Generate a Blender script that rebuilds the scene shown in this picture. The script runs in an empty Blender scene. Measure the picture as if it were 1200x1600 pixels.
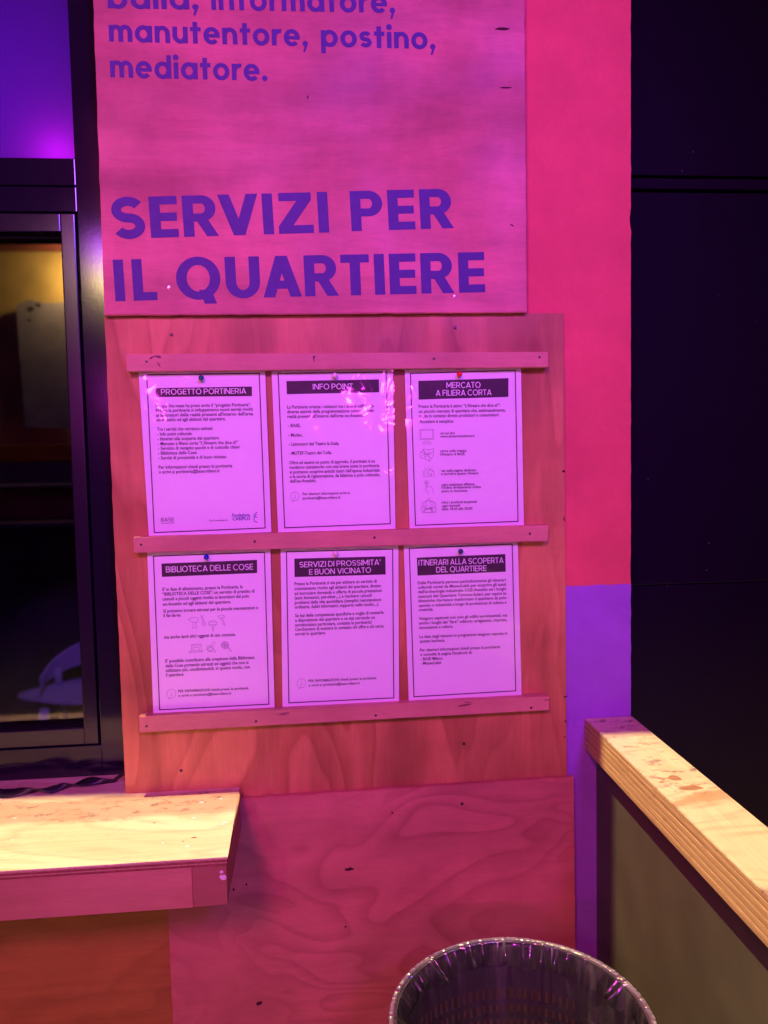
import bpy, bmesh, math, random
from mathutils import Vector, Matrix, noise

random.seed(7)
C = bpy.context.scene.collection
SC = bpy.context.scene
R = math.radians

# ------------------------------------------------------------ camera
cam_d = bpy.data.cameras.new('camera')
cam = bpy.data.objects.new('camera', cam_d); C.objects.link(cam)
rgt = Vector((0.9955409, -0.0920263, -0.0207222))
dwn = Vector((-0.0267537, -0.0647990, -0.9975395))
fwd = Vector((0.0904571, 0.9936459, -0.0669721))
m = Matrix.Identity(4)
for i in range(3):
    m[i][0] = rgt[i]; m[i][1] = -dwn[i]; m[i][2] = -fwd[i]
m[0][3], m[1][3], m[2][3] = 0.0, -1.42, 1.55
cam.matrix_world = m
cam_d.sensor_fit = 'HORIZONTAL'; cam_d.sensor_width = 36; cam_d.lens = 37.5
cam_d.clip_start = 0.02; cam_d.clip_end = 400
SC.camera = cam

# ------------------------------------------------------------ night sky
w = bpy.data.worlds.new('World'); SC.world = w; w.use_nodes = True
nt = w.node_tree; bg = nt.nodes['Background']
sky = nt.nodes.new('ShaderNodeTexSky'); sky.sky_type = 'NISHITA'; sky.sun_disc = False
sky.sun_elevation = R(-4); sky.sun_rotation = R(150)
nt.links.new(sky.outputs[0], bg.inputs[0]); bg.inputs[1].default_value = 0.02
SC.view_settings.view_transform = 'Standard'; SC.view_settings.look = 'None'
SC.view_settings.exposure = 0; SC.view_settings.gamma = 1
SC.cycles.max_bounces = 8; SC.cycles.transparent_max_bounces = 16
SC.cycles.sample_clamp_indirect = 6
SC.cycles.use_denoising = True


# ------------------------------------------------------------ lamps of the place and added fills
def lamp(name, kind, loc, target, power, col, size=0.1, size_y=None, spot=60, blend=0.5, spread=None):
    d = bpy.data.lights.new(name, kind); d.energy = power; d.color = col
    if kind == 'AREA':
        d.shape = 'RECTANGLE'; d.size = size; d.size_y = size_y or size
        if spread: d.spread = R(spread)
    else:
        d.shadow_soft_size = size
    if kind == 'SPOT':
        d.spot_size = R(spot); d.spot_blend = blend
    o = bpy.data.objects.new(name, d); C.objects.link(o); o.location = loc
    if target is not None:
        o.rotation_euler = (Vector(target) - Vector(loc)).to_track_quat('-Z', 'Y').to_euler()
    return o


lamp('pink_floodlight_lamp', 'SPOT', (-0.70, -3.2, 3.1), (-0.05, 0, 1.68), 272, (1.0, 0.075, 0.47), 0.26, spot=58, blend=1.0)
lamp('violet_floodlight_lamp', 'SPOT', (0.75, -3.2, 3.1), (-0.02, 0, 1.93), 460, (0.28, 0.065, 1.0), 0.26, spot=44, blend=1.0)
lamp('warm_downlight_lamp', 'SPOT', (-0.34, -0.045, 3.10), (-0.10, -0.75, 1.0), 560, (1.0, 0.70, 0.33), 0.004, spot=105, blend=0.35)
lamp('distant_magenta_lamp', 'AREA', (0.55, -4.2, 1.95), (0.1, 0, 1.6), 12.0, (1.0, 0.04, 0.9), 0.12, 0.12)
lamp('distant_magenta_lamp', 'AREA', (-1.12, -4.2, 2.02), (-0.2, 0, 1.6), 12.0, (1.0, 0.04, 0.9), 0.12, 0.12)
lamp('distant_street_lamp', 'AREA', (-1.12, -3.3, 2.62), (-0.3, 0, 1.8), 8.0, (1.0, 0.72, 0.25), 0.12, 0.12)
lamp('distant_violet_lamp', 'AREA', (-1.13, -3.3, 2.76), (-0.3, 0, 1.8), 6.0, (0.5, 0.05, 1.0), 0.14, 0.14)
lamp('transom_magenta_lamp', 'POINT', (-0.435, 0.150, 2.105), None, 0.30, (1.0, 0.01, 0.8), 0.02)
lamp('transom_violet_lamp', 'POINT', (-0.55, 0.42, 2.20), None, 4.0, (0.25, 0.005, 1.0), 0.05)
lamp('indoor_warm_fill', 'POINT', (-1.235, 3.05, 2.58), None, 7.0, (1.0, 0.66, 0.18), 0.03)  # hidden lamp added to give the yellow glow in the glass
lamp('indoor_violet_fill', 'SPOT', (-0.9, 1.4, 1.9), (-1.25, 2.5, 0.4), 34, (0.30, 0.12, 1.0), 0.04, spot=40)  # added lamp with no seen source, tints the chair violet


# ------------------------------------------------------------ materials
class NT:
    def __init__(s, name, rough=0.6, spec=0.4):
        s.m = bpy.data.materials.new(name); s.m.use_nodes = True
        s.t = s.m.node_tree; s.n = s.t.nodes; s.b = s.n['Principled BSDF']
        s.b.inputs['Roughness'].default_value = rough
        s.b.inputs['Specular IOR Level'].default_value = spec
        s.tc = s.n.new('ShaderNodeTexCoord')

    def L(s, a, b): s.t.links.new(a, b)

    def map(s, scale=(1, 1, 1), loc=(0, 0, 0), rot=(0, 0, 0)):
        n = s.n.new('ShaderNodeMapping'); n.inputs['Scale'].default_value = scale
        n.inputs['Location'].default_value = loc; n.inputs['Rotation'].default_value = rot
        s.L(s.tc.outputs['Object'], n.inputs[0]); return n.outputs[0]

    def noise(s, vec, scale=5, detail=4, rough=0.5, dist=0.0):
        n = s.n.new('ShaderNodeTexNoise'); n.inputs['Scale'].default_value = scale
        n.inputs['Detail'].default_value = detail; n.inputs['Roughness'].default_value = rough
        n.inputs['Distortion'].default_value = dist
        if vec is not None: s.L(vec, n.inputs['Vector'])
        return n.outputs['Fac']

    def ramp(s, fac, stops, interp='LINEAR'):
        n = s.n.new('ShaderNodeValToRGB'); e = n.color_ramp.elements; n.color_ramp.interpolation = interp
        while len(e) < len(stops): e.new(0.5)
        for el, (p, c) in zip(e, stops):
            el.position = p; el.color = (c if len(c) == 4 else (*c, 1)) if not isinstance(c, (int, float)) else (c, c, c, 1)
        s.L(fac, n.inputs[0]); return n.outputs[0]

    def math(s, op, a, b=None, c=None):
        n = s.n.new('ShaderNodeMath'); n.operation = op
        for i, v in enumerate((a, b, c)):
            if v is None: continue
            if isinstance(v, (int, float)): n.inputs[i].default_value = v
            else: s.L(v, n.inputs[i])
        return n.outputs[0]

    def mix(s, fac, a, b, mode='MIX'):
        n = s.n.new('ShaderNodeMix'); n.data_type = 'RGBA'; n.blend_type = mode
        for k, v in ((0, fac), (6, a), (7, b)):
            if isinstance(v, (int, float)): n.inputs[k].default_value = v
            elif isinstance(v, tuple): n.inputs[k].default_value = (*v, 1)
            else: s.L(v, n.inputs[k])
        return n.outputs[2]

    def col(s, c):
        if isinstance(c, tuple): s.b.inputs['Base Color'].default_value = (*c, 1)
        else: s.L(c, s.b.inputs['Base Color'])
        return s

    def bump(s, h, strength=0.2, dist=0.001):
        n = s.n.new('ShaderNodeBump'); n.inputs['Strength'].default_value = strength
        n.inputs['Distance'].default_value = dist; s.L(h, n.inputs['Height'])
        s.L(n.outputs[0], s.b.inputs['Normal']); return n.outputs[0]


def plain(name, c, rough=0.6, spec=0.4, var=0.12, sc=30, metal=0.0):
    k = NT(name, rough, spec); k.b.inputs['Metallic'].default_value = metal
    f = k.noise(k.map(), sc, 5, 0.6)
    k.col(k.ramp(f, [(0.3, tuple(x * (1 - var) for x in c)), (0.7, tuple(min(1, x * (1 + var)) for x in c))]))
    k.bump(k.noise(k.map(), sc * 12, 3), 0.15, 0.0004)
    return k.m


def plywood(name, light, dark, stretch=(2, 2, 2), rings=9.0, ring_amt=0.5, seed=0.0, streak=(3, 3, 60), streak_amt=0.25,
            blotch=0.25, rough=0.55, dirt=0.25, width=0.5, smear=0.0, vstain=0.0):
    """rotary-cut veneer: contour lines of a stretched noise field, fine fibre streaks, blotches, grime"""
    k = NT(name, rough, 0.35)
    v = k.map(stretch, (seed, seed * 1.7, seed * 0.6))
    fld = k.noise(v, 1.0, 2.0, 0.42, 0.55)
    saw = k.math('FRACT', k.math('MULTIPLY', fld, rings))
    ringc = k.ramp(saw, [(0.0, .85), (0.12, 0.65), (width, 0.12), (0.80, 0.0), (0.92, 0.2), (1.0, .85)])
    fade = k.ramp(k.noise(k.map((3, 3, 3), (seed + 4, 0, 2)), 1.0, 2), [(0.32, 0.25), (0.62, 1.0)])
    ringf = k.math('MULTIPLY', k.math('MULTIPLY', ringc, fade), ring_amt)
    st = k.ramp(k.noise(k.map(streak, (seed, 3, seed)), 1.0, 6, 0.65), [(0.35, 0.0), (0.7, 1.0)])
    c = k.mix(ringf, light, dark)
    c = k.mix(k.math('MULTIPLY', st, streak_amt), c, tuple(x * 0.72 for x in dark))
    bl = k.ramp(k.noise(k.map((4, 4, 4), (seed * 3, 1, 5)), 1.0, 4, 0.6), [(0.3, 1.0 - blotch), (0.7, 1.0)])
    c = k.mix(1.0, c, bl, 'MULTIPLY')
    dr = k.ramp(k.noise(k.map((38, 38, 38), (1, seed, 2)), 1.0, 6, 0.75), [(0.62, 0.0), (0.78, 1.0)])
    c = k.mix(k.math('MULTIPLY', dr, dirt), c, tuple(x * 0.45 for x in dark))
    if vstain:
        vs_ = k.ramp(k.noise(k.map((9, 1, 1.3), (seed, 0, 9)), 1.0, 3, .5, .35), [(.36, 1 - vstain), (.46, 1 - vstain * .6), (.54, 1.0)])
        c = k.mix(1.0, c, k.mix(.5, vs_, k.ramp(vs_, [(0, (1, .8, .7)), (1, (1, 1, 1))]), 'MULTIPLY'), 'MULTIPLY')
    if smear:
        sm = k.ramp(k.noise(k.map((1.6, 1, 7.5), (seed * 2, 0, 4)), 1.0, 5, .62, .4), [(.36, 1 - smear), (.60, 1.0), (.75, 1.06)])
        c = k.mix(1.0, c, sm, 'MULTIPLY')
        sm2 = k.ramp(k.noise(k.map((9, 9, 5), (seed * 5, 0, 1)), 1.0, 6, .7), [(.35, 1 - smear * .5), (.62, 1.0)])
        c = k.mix(1.0, c, sm2, 'MULTIPLY')
    pore = k.ramp(k.noise(k.map(tuple(q * 9 for q in streak), (seed, 7, 1)), 1.0, 3, 0.6), [(0.40, 0.96), (0.6, 1.03)])
    c = k.mix(1.0, c, pore, 'MULTIPLY')
    k.col(c); k.bump(k.math('ADD', st, k.math('MULTIPLY', saw, 0.3)), 0.25, 0.0005)
    k.L(k.ramp(k.noise(k.map((6, 6, 6)), 1.0, 4), [(0.3, rough - 0.12), (0.7, rough + 0.15)]), k.b.inputs['Roughness'])
    return k.m


M = {}
M['ply_upper'] = plywood('upper_plywood', (.78, .27, .24), (.60, .16, .15), (1.3, 1, 6.0), 5, .22, 3.1, (5, 5, 40), .12, .26, .5, .35, smear=.36)
M['ply_middle'] = plywood('middle_plywood', (.74, .335, .125), (.46, .16, .05), (6.5, 1, 1.5), 8, .95, 8.4, (22, 5, 2), .10, .22, .42, .15, .70, smear=.14, vstain=.32)
M['ply_lower'] = plywood('lower_plywood', (.74, .26, .19), (.42, .10, .085), (2.9, 1, 5.2), 13, .62, 15.2, (5, 4, 60), .16, .26, .5, .2, .50, smear=.16)
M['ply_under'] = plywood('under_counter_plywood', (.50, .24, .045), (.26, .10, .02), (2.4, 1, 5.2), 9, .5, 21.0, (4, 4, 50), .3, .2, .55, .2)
M['batten'] = plywood('batten_wood', (.78, .36, .25), (.62, .24, .17), (2, 1, 8), 4, .25, 5.0, (5, 5, 70), .22, .22, .5, .5, smear=.2)
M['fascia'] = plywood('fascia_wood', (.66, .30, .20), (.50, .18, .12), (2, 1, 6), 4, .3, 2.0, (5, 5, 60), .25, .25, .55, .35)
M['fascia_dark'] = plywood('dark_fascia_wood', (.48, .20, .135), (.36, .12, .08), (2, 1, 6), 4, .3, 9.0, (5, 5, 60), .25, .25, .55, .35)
def veneer(name, c, d):
    k = NT(name, .75, .2)
    f = k.noise(k.map((240, 7, 520)), 1.0, 5, .65); g_ = k.noise(k.map((90, 60, 260)), 1.0, 4, .7)
    a = k.ramp(f, [(.32, d), (.5, c), (.72, tuple(min(1, q * 1.35) for q in c))])
    k.col(k.mix(k.ramp(g_, [(.60, 0.0), (.72, .75)]), a, tuple(q * .5 for q in d))); k.bump(f, .5, .001)
    return k.m


M['ply_edge_light'] = veneer('pale_veneer_edge', (.60, .43, .22), (.44, .30, .145))
M['ply_edge_dark'] = veneer('dark_veneer_edge', (.52, .36, .175), (.33, .21, .095))
M['rim_paint'] = plain('painted_edge', (.30, .085, .07), .6, .3, .3, 60)


def worn_top(name, seed, lt, md, st):
    k = NT(name, .42, .45)
    f = k.noise(k.map((2.2, 5.5, 3), (seed, 0, 0)), 1.0, 3, .5, .7)
    c = k.ramp(f, [(0.38, md), (0.50, lt), (0.62, lt), (0.70, md)])
    if seed < 5:      # the back half of the counter top is darker, paler again at the sill
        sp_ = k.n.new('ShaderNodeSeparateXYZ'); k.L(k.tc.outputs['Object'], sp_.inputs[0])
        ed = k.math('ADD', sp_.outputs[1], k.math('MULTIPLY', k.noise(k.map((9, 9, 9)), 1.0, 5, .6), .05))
        back_tone = k.ramp(k.math('MULTIPLY_ADD', ed, 4.0, 1.0), [(0.58, 0.0), (0.67, 1.0), (.97, 1.0), (1.0, 0.2)])
        c = k.mix(k.math('MULTIPLY', back_tone, .75), c, (.44, .29, .21))
    ring = k.ramp(k.math('FRACT', k.math('MULTIPLY', f, 9.0)), [(0, 1.0), (.25, .0), (.8, 0.0), (1, 1.0)])
    c = k.mix(k.math('MULTIPLY', ring, .28), c, st)
    sp = k.ramp(k.noise(k.map((30, 52, 30), (seed, 2, 1)), 1.0, 6, .72), [(0.53, 0.0), (0.62, 1.0)])
    msk = k.ramp(k.noise(k.map((5, 9, 5), (seed, 5, 1)), 1.0, 2), [(0.42, 0.0), (0.55, 1.0)])
    if seed < 5: msk = k.mix(1.0, msk, k.math('ADD', back_tone, .12), 'MULTIPLY')
    c = k.mix(k.math('MULTIPLY', k.math('MULTIPLY', sp, msk), .75), c, (.16, .10, .10))
    fl = k.ramp(k.noise(k.map((45, 80, 45), (seed + 9, 2, 1)), 1.0, 2, .5), [(0.74, 0.0), (0.77, 1.0)])
    c = k.mix(fl, c, (.85, .82, .78))
    fib = k.ramp(k.noise(k.map((6, 160, 6) if seed < 5 else (160, 6, 6)), 1.0, 4, .6), [(.3, .88), (.7, 1.05)])
    c = k.mix(1.0, c, fib, 'MULTIPLY')
    k.col(c); k.bump(f, .2, .001)
    k.L(k.ramp(sp, [(0, .36), (1, .7)]), k.b.inputs['Roughness'])
    return k.m


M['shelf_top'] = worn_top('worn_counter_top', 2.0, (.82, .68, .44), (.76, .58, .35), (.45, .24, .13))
M['rail_top'] = worn_top('worn_rail_top', 8.0, (.80, .66, .42), (.54, .33, .165), (.36, .19, .09))

# painted masonry: pink above, violet-grey below a crisp masked line
k = NT('two_tone_wall_paint', .62, .3)
sep = k.n.new('ShaderNodeSeparateXYZ'); k.L(k.tc.outputs['Object'], sep.inputs[0])
edge = k.math('GREATER_THAN', k.math('ADD', sep.outputs[2], k.math('MULTIPLY', k.noise(k.map(), 45, 4), .006)), 1.3120)
mott = k.ramp(k.noise(k.map(), 5, 8, .65), [(.3, .78), (.7, 1.06)])
pc = k.mix(edge, (.36, .15, .68), (.76, .14, .135))
pc = k.mix(1.0, pc, mott, 'MULTIPLY')
scf = k.ramp(k.noise(k.map((30, 30, 18)), 1.0, 5, .7), [(.70, 0.0), (.76, 1.0)])
pc = k.mix(k.math('MULTIPLY', scf, .35), pc, (.2, .06, .09))
k.col(pc); k.bump(k.noise(k.map(), 75, 7, .65), .9, .0025)
M['wall'] = k.m
M['plaster'] = plain('broken_plaster', (.10, .05, .07), .9, .1, .4, 90)


def glossy_dark(name, c, rough, spec=.5, specks=True):
    k = NT(name, rough, spec)
    base = c
    if specks:
        vo = k.n.new('ShaderNodeTexVoronoi'); vo.inputs['Scale'].default_value = 26; k.L(k.map(), vo.inputs['Vector'])
        dot = k.ramp(vo.outputs['Distance'], [(0.0, 1.0), (0.02, 1.0), (0.05, 0.0)])
        pick = k.ramp(k.noise(k.map(), 9, 2), [(.50, 0.0), (.56, 1.0)])
        base = k.mix(k.math('MULTIPLY', k.math('MULTIPLY', dot, pick), .3), c, (.5, .45, .5))
    k.col(base)
    k.L(k.ramp(k.noise(k.map((2, 2, 1.2)), 1.0, 5, .65), [(.3, rough * .7), (.7, rough * 1.5)]), k.b.inputs['Roughness'])
    k.bump(k.noise(k.map(), 220, 2), .06, .0004)
    return k.m


M['door'] = glossy_dark('dark_door_lacquer', (.010, .006, .018), .13)
M['seam'] = plain('black_seam', (.002, .002, .003), .9, .05)
M['frame'] = glossy_dark('dark_window_aluminium', (.009, .006, .016), .10, .38, False)
M['frame_inner'] = glossy_dark('window_sash_aluminium', (.012, .008, .018), .16, .40, False)
M['gasket'] = plain('rubber_gasket', (.004, .003, .005), .8, .1)
M['letter'] = plain('dark_violet_lettering', (.062, .036, .215), .55, .3, .10, 60)
M['ink'] = plain('printed_ink', (.045, .02, .05), .6, .3, .05)
M['bar_ink'] = plain('title_bar_ink', (.06, .03, .05), .5, .3, .1)
M['ink_soft'] = plain('fine_line_ink', (.11, .03, .12), .6, .3, .05)
M['ink_blue'] = plain('blue_logo_ink', (.05, .05, .30), .6, .3, .05)
M['screw'] = plain('screw_steel', (.10, .07, .08), .4, .5, .2, 200, .6)
M['screw_bright'] = plain('bright_screw_steel', (.7, .6, .65), .25, .6, .1, 200, .8)
M['split'] = plain('dark_knot', (.06, .02, .03), .9, .1)
M['scuff'] = plain('dark_scuff', (.20, .06, .09), .8, .1, .4, 300)
M['paint_drop'] = plain('white_paint_drop', (.85, .80, .82), .4, .4, .05)
M['rail_panel'] = plain('grey_painted_panel', (.095, .097, .064), .5, .35, .25, 5)
M['ribbon'] = plain('black_strap', (.016, .012, .018), .42, .5, .3, 200)
M['ground'] = plain('dark_pavement', (.30, .27, .25), .8, .3, .25, 12)
M['room_wall'] = plain('indoor_ochre_wall', (.50, .36, .16), .7, .3, .25, 3)
M['room_dark'] = plain('indoor_dark_wall', (.05, .03, .045), .6, .3, .3, 4)
M['room_floor'] = plain('indoor_floor', (.13, .08, .10), .35, .5, .3, 4)
M['room_red'] = plain('indoor_red_beam', (.10, .015, .025), .6, .3, .2, 6)
M['room_orange'] = plain('indoor_orange_shelf', (.48, .14, .03), .5, .3, .2, 6)
M['room_pale'] = plain('indoor_pale_sheet', (.32, .29, .44), .7, .3, .2, 10)
M['room_violet'] = plain('indoor_violet_band', (.16, .10, .26), .6, .3, .2, 6)
M['chair'] = plain('pale_chair_shell', (.50, .42, .62), .35, .5, .05, 5)
M['bin'] = plain('dark_grey_bin_metal', (.055, .05, .06), .38, .45, .15, 20)
M['bin_rim'] = plain('grey_bin_rim', (.30, .28, .32), .3, .5, .05, 20)
M['lamp_metal'] = plain('lamp_housing_metal', (.05, .05, .055), .5, .4)
M['canopy'] = plain('canopy_board', (.10, .07, .09), .8, .2)


def paper_mat():
    k = NT('white_paper', .55, .3)
    f = k.ramp(k.noise(k.map(), 6, 4, .5), [(.3, .965), (.7, 1.0)])
    k.col(k.mix(1.0, (.90, .87, .90), f, 'MULTIPLY'))
    k.bump(k.noise(k.map((9, 9, 5)), 1.0, 3), .05, .001)
    return k.m


M['paper'] = paper_mat()


def film(name, fac, rough, bump_scale, bump_str, tint=(1, 1, 1), haze=0.0, detail=3, streaks=0.0):
    """clear plastic film: mostly see-through with a bumpy sheen"""
    mt = bpy.data.materials.new(name); mt.use_nodes = True; t = mt.node_tree; n = t.nodes
    n.remove(n['Principled BSDF'])
    tr = n.new('ShaderNodeBsdfTransparent'); tr.inputs[0].default_value = (*tint, 1)
    gl = n.new('ShaderNodeBsdfGlossy'); gl.inputs['Roughness'].default_value = rough
    mx = n.new('ShaderNodeMixShader')
    tc = n.new('ShaderNodeTexCoord'); no = n.new('ShaderNodeTexNoise')
    no.inputs['Scale'].default_value = bump_scale; no.inputs['Detail'].default_value = detail
    no.inputs['Distortion'].default_value = .8
    t.links.new(tc.outputs['Object'], no.inputs['Vector'])
    bp = n.new('ShaderNodeBump'); bp.inputs['Strength'].default_value = bump_str; bp.inputs['Distance'].default_value = .003
    t.links.new(no.outputs[0], bp.inputs['Height']); t.links.new(bp.outputs[0], gl.inputs['Normal'])
    lw = n.new('ShaderNodeLayerWeight'); lw.inputs[0].default_value = .5
    pw = n.new('ShaderNodeMath'); pw.operation = 'POWER'; pw.inputs[1].default_value = 4.0
    ma = n.new('ShaderNodeMath'); ma.operation = 'MULTIPLY_ADD'; ma.inputs[1].default_value = .6 * fac; ma.inputs[2].default_value = .045 * fac; ma.use_clamp = True
    t.links.new(lw.outputs['Facing'], pw.inputs[0]); t.links.new(pw.outputs[0], ma.inputs[0]); t.links.new(ma.outputs[0], mx.inputs[0])
    src = tr
    if haze > 0:
        df = n.new('ShaderNodeBsdfDiffuse'); df.inputs[0].default_value = (.75, .75, .78, 1)
        m2 = n.new('ShaderNodeMixShader'); m2.inputs[0].default_value = haze
        if streaks:
            mp = n.new('ShaderNodeMapping'); mp.inputs['Scale'].default_value = (26, 26, 2.2); t.links.new(tc.outputs['Object'], mp.inputs[0])
            n2 = n.new('ShaderNodeTexNoise'); n2.inputs['Scale'].default_value = 1; n2.inputs['Detail'].default_value = 4; t.links.new(mp.outputs[0], n2.inputs['Vector'])
            rr = n.new('ShaderNodeMapRange'); rr.inputs['From Min'].default_value = .50; rr.inputs['From Max'].default_value = .72
            rr.inputs['To Min'].default_value = haze; rr.inputs['To Max'].default_value = streaks; t.links.new(n2.outputs[0], rr.inputs[0]); t.links.new(rr.outputs[0], m2.inputs[0])
        t.links.new(tr.outputs[0], m2.inputs[1]); t.links.new(df.outputs[0], m2.inputs[2]); src = m2
    t.links.new(src.outputs[0], mx.inputs[1]); t.links.new(gl.outputs[0], mx.inputs[2])
    t.links.new(mx.outputs[0], n['Material Output'].inputs[0])
    return mt


M['sleeve'] = film('clear_plastic_sleeve', 1.3, .06, 19, .40, detail=2)
M['glass'] = film('window_glass', 1.3, .03, 3, .08, (.85, .85, .85), .01)
M['liner'] = film('clear_bin_liner', 4.0, .13, 14, .35, (.93, .93, .95), .012, streaks=.15)
M['liner_rim'] = film('crumpled_liner_edge', 7.0, .13, 18, .25, (.86, .86, .90), .02, streaks=.22)

# old glazing, slightly rippled so that the room behind stays soft
mt = bpy.data.materials.new('rippled_window_glass'); mt.use_nodes = True; t = mt.node_tree; n = t.nodes
n.remove(n['Principled BSDF'])
rf = n.new('ShaderNodeBsdfRefraction'); rf.inputs['IOR'].default_value = 1.10; rf.inputs['Roughness'].default_value = .13; rf.inputs[0].default_value = (.80, .80, .84, 1)
gl = n.new('ShaderNodeBsdfGlossy'); gl.inputs['Roughness'].default_value = .06
mx = n.new('ShaderNodeMixShader'); mx.inputs[0].default_value = .07
t.links.new(rf.outputs[0], mx.inputs[1]); t.links.new(gl.outputs[0], mx.inputs[2]); t.links.new(mx.outputs[0], n['Material Output'].inputs[0])
M['glass'] = mt

# frosted pane of the transom: scatters the lamps standing behind it
mt = bpy.data.materials.new('frosted_transom_pane'); mt.use_nodes = True; t = mt.node_tree; n = t.nodes
pb = n['Principled BSDF']; pb.inputs['Specular IOR Level'].default_value = .15; pb.inputs['Base Color'].default_value = (.02, .01, .04, 1); pb.inputs['Roughness'].default_value = .35
tl = n.new('ShaderNodeBsdfTranslucent'); tl.inputs[0].default_value = (.75, .45, 1.0, 1)
mx = n.new('ShaderNodeMixShader'); mx.inputs[0].default_value = .55
t.links.new(pb.outputs[0], mx.inputs[1]); t.links.new(tl.outputs[0], mx.inputs[2])
t.links.new(mx.outputs[0], n['Material Output'].inputs[0])
M['frosted'] = mt


# ------------------------------------------------------------ mesh helpers
def link(name, me, mat, parent=None):
    o = bpy.data.objects.new(name, me); C.objects.link(o)
    if mat is not None and len(me.materials) == 0: me.materials.append(mat)
    if parent is not None: o.parent = parent
    return o


def bm_obj(name, bm, mat, parent=None, smooth=False):
    me = bpy.data.meshes.new(name); bm.normal_update(); bm.to_mesh(me); bm.free()
    if smooth:
        for p in me.polygons: p.use_smooth = True
    return link(name, me, mat, parent)


def add_box(bm, x0, x1, y0, y1, z0, z1):
    vs = [bm.verts.new(p) for p in ((x0, y0, z0), (x1, y0, z0), (x1, y1, z0), (x0, y1, z0), (x0, y0, z1), (x1, y0, z1), (x1, y1, z1), (x0, y1, z1))]
    fs = [bm.faces.new([vs[i] for i in q]) for q in ((0, 3, 2, 1), (4, 5, 6, 7), (0, 1, 5, 4), (1, 2, 6, 5), (2, 3, 7, 6), (3, 0, 4, 7))]
    return vs, fs


def box(name, x0, x1, y0, y1, z0, z1, mat, parent=None, bevel=0.0):
    bm = bmesh.new(); add_box(bm, x0, x1, y0, y1, z0, z1)
    if bevel:
        bmesh.ops.bevel(bm, geom=bm.edges[:], offset=bevel, segments=2, profile=.6, affect='EDGES')
    return bm_obj(name, bm, mat, parent)


def slab(name, pts, y0, y1, mat, parent=None, bevel=0.0, rag=0.0, step=0.02):
    """board standing in the wall plane: outline pts (x,z) clockwise or not, front face at y0, back at y1, edges a little ragged"""
    out = []
    for i, a in enumerate(pts):
        b = pts[(i + 1) % len(pts)]
        L = math.hypot(b[0] - a[0], b[1] - a[1]); nseg = max(1, int(L / step)) if rag else 1
        nx, nz = -(b[1] - a[1]) / L, (b[0] - a[0]) / L
        for k in range(nseg):
            f = k / nseg; j = 0 if k == 0 else (noise.noise(Vector((a[0] * 9 + f * L * 60, b[1] * 7, 3.3))) * rag)
            out.append((a[0] + (b[0] - a[0]) * f + nx * j, a[1] + (b[1] - a[1]) * f + nz * j))
    ar = sum(out[i][0] * out[(i + 1) % len(out)][1] - out[(i + 1) % len(out)][0] * out[i][1] for i in range(len(out)))
    if ar < 0: out.reverse()
    bm = bmesh.new()
    f0 = [bm.verts.new((x, y0, z)) for x, z in out]; f1 = [bm.verts.new((x, y1, z)) for x, z in out]
    ff = bm.faces.new(f0); bm.faces.new(f1[::-1])
    for i in range(len(out)):
        j = (i + 1) % len(out); bm.faces.new((f0[j], f0[i], f1[i], f1[j]))
    bmesh.ops.recalc_face_normals(bm, faces=bm.faces)
    if bevel:
        fe = [e for e in bm.edges if all(abs(v.co.y - y0) < 1e-6 for v in e.verts)]
        bmesh.ops.bevel(bm, geom=fe, offset=bevel, segments=2, affect='EDGES')
    return bm_obj(name, bm, mat, parent)


def thing(name, label, cat, loc=(0, 0, 0), group=None):
    o = bpy.data.objects.new(name, None); C.objects.link(o); o.location = loc; o.empty_display_size = .05
    o['label'] = label; o['category'] = cat
    if group: o['group'] = group
    return o


def tag(o, label, cat, group=None):
    o['label'] = label; o['category'] = cat
    if group: o['group'] = group
    return o


def struct(o):
    o['kind'] = 'structure'; return o


def disc(name, x, z, y, r, mat, parent, seg=14, h=.0012):
    """domed screw head facing the viewer's side of the wall"""
    bm = bmesh.new()
    c = bm.verts.new((x, y - h, z)); prev = []
    ring = [bm.verts.new((x + r * math.cos(2 * math.pi * i / seg), y, z + r * math.sin(2 * math.pi * i / seg))) for i in range(seg)]
    mid = [bm.verts.new((x + .7 * r * math.cos(2 * math.pi * i / seg), y - h * .85, z + .7 * r * math.sin(2 * math.pi * i / seg))) for i in range(seg)]
    for i in range(seg):
        j = (i + 1) % seg
        bm.faces.new((ring[i], ring[j], mid[j], mid[i])); bm.faces.new((mid[i], mid[j], c))
    bmesh.ops.recalc_face_normals(bm, faces=bm.faces)
    for f in bm.faces:
        if f.normal.y > 0: f.normal_flip()
    return bm_obj(name, bm, mat, parent)


def blob(name, x, z, y, rx, rz, mat, parent, rot=0, seed=0, jag=.35, h=.0003):
    """thin irregular patch proud of a board (knot, split, dried drop)"""
    bm = bmesh.new(); n_ = 16; c = bm.verts.new((x, y - h, z)); vs = []
    for i in range(n_):
        a = 2 * math.pi * i / n_; q = 1 + jag * noise.noise(Vector((math.cos(a) * 2 + seed, math.sin(a) * 2, seed)))
        u, v = rx * q * math.cos(a), rz * q * math.sin(a)
        vs.append(bm.verts.new((x + u * math.cos(rot) - v * math.sin(rot), y, z + u * math.sin(rot) + v * math.cos(rot))))
    for i in range(n_): bm.faces.new((vs[i], vs[(i + 1) % n_], c))
    return bm_obj(name, bm, mat, parent)


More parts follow.
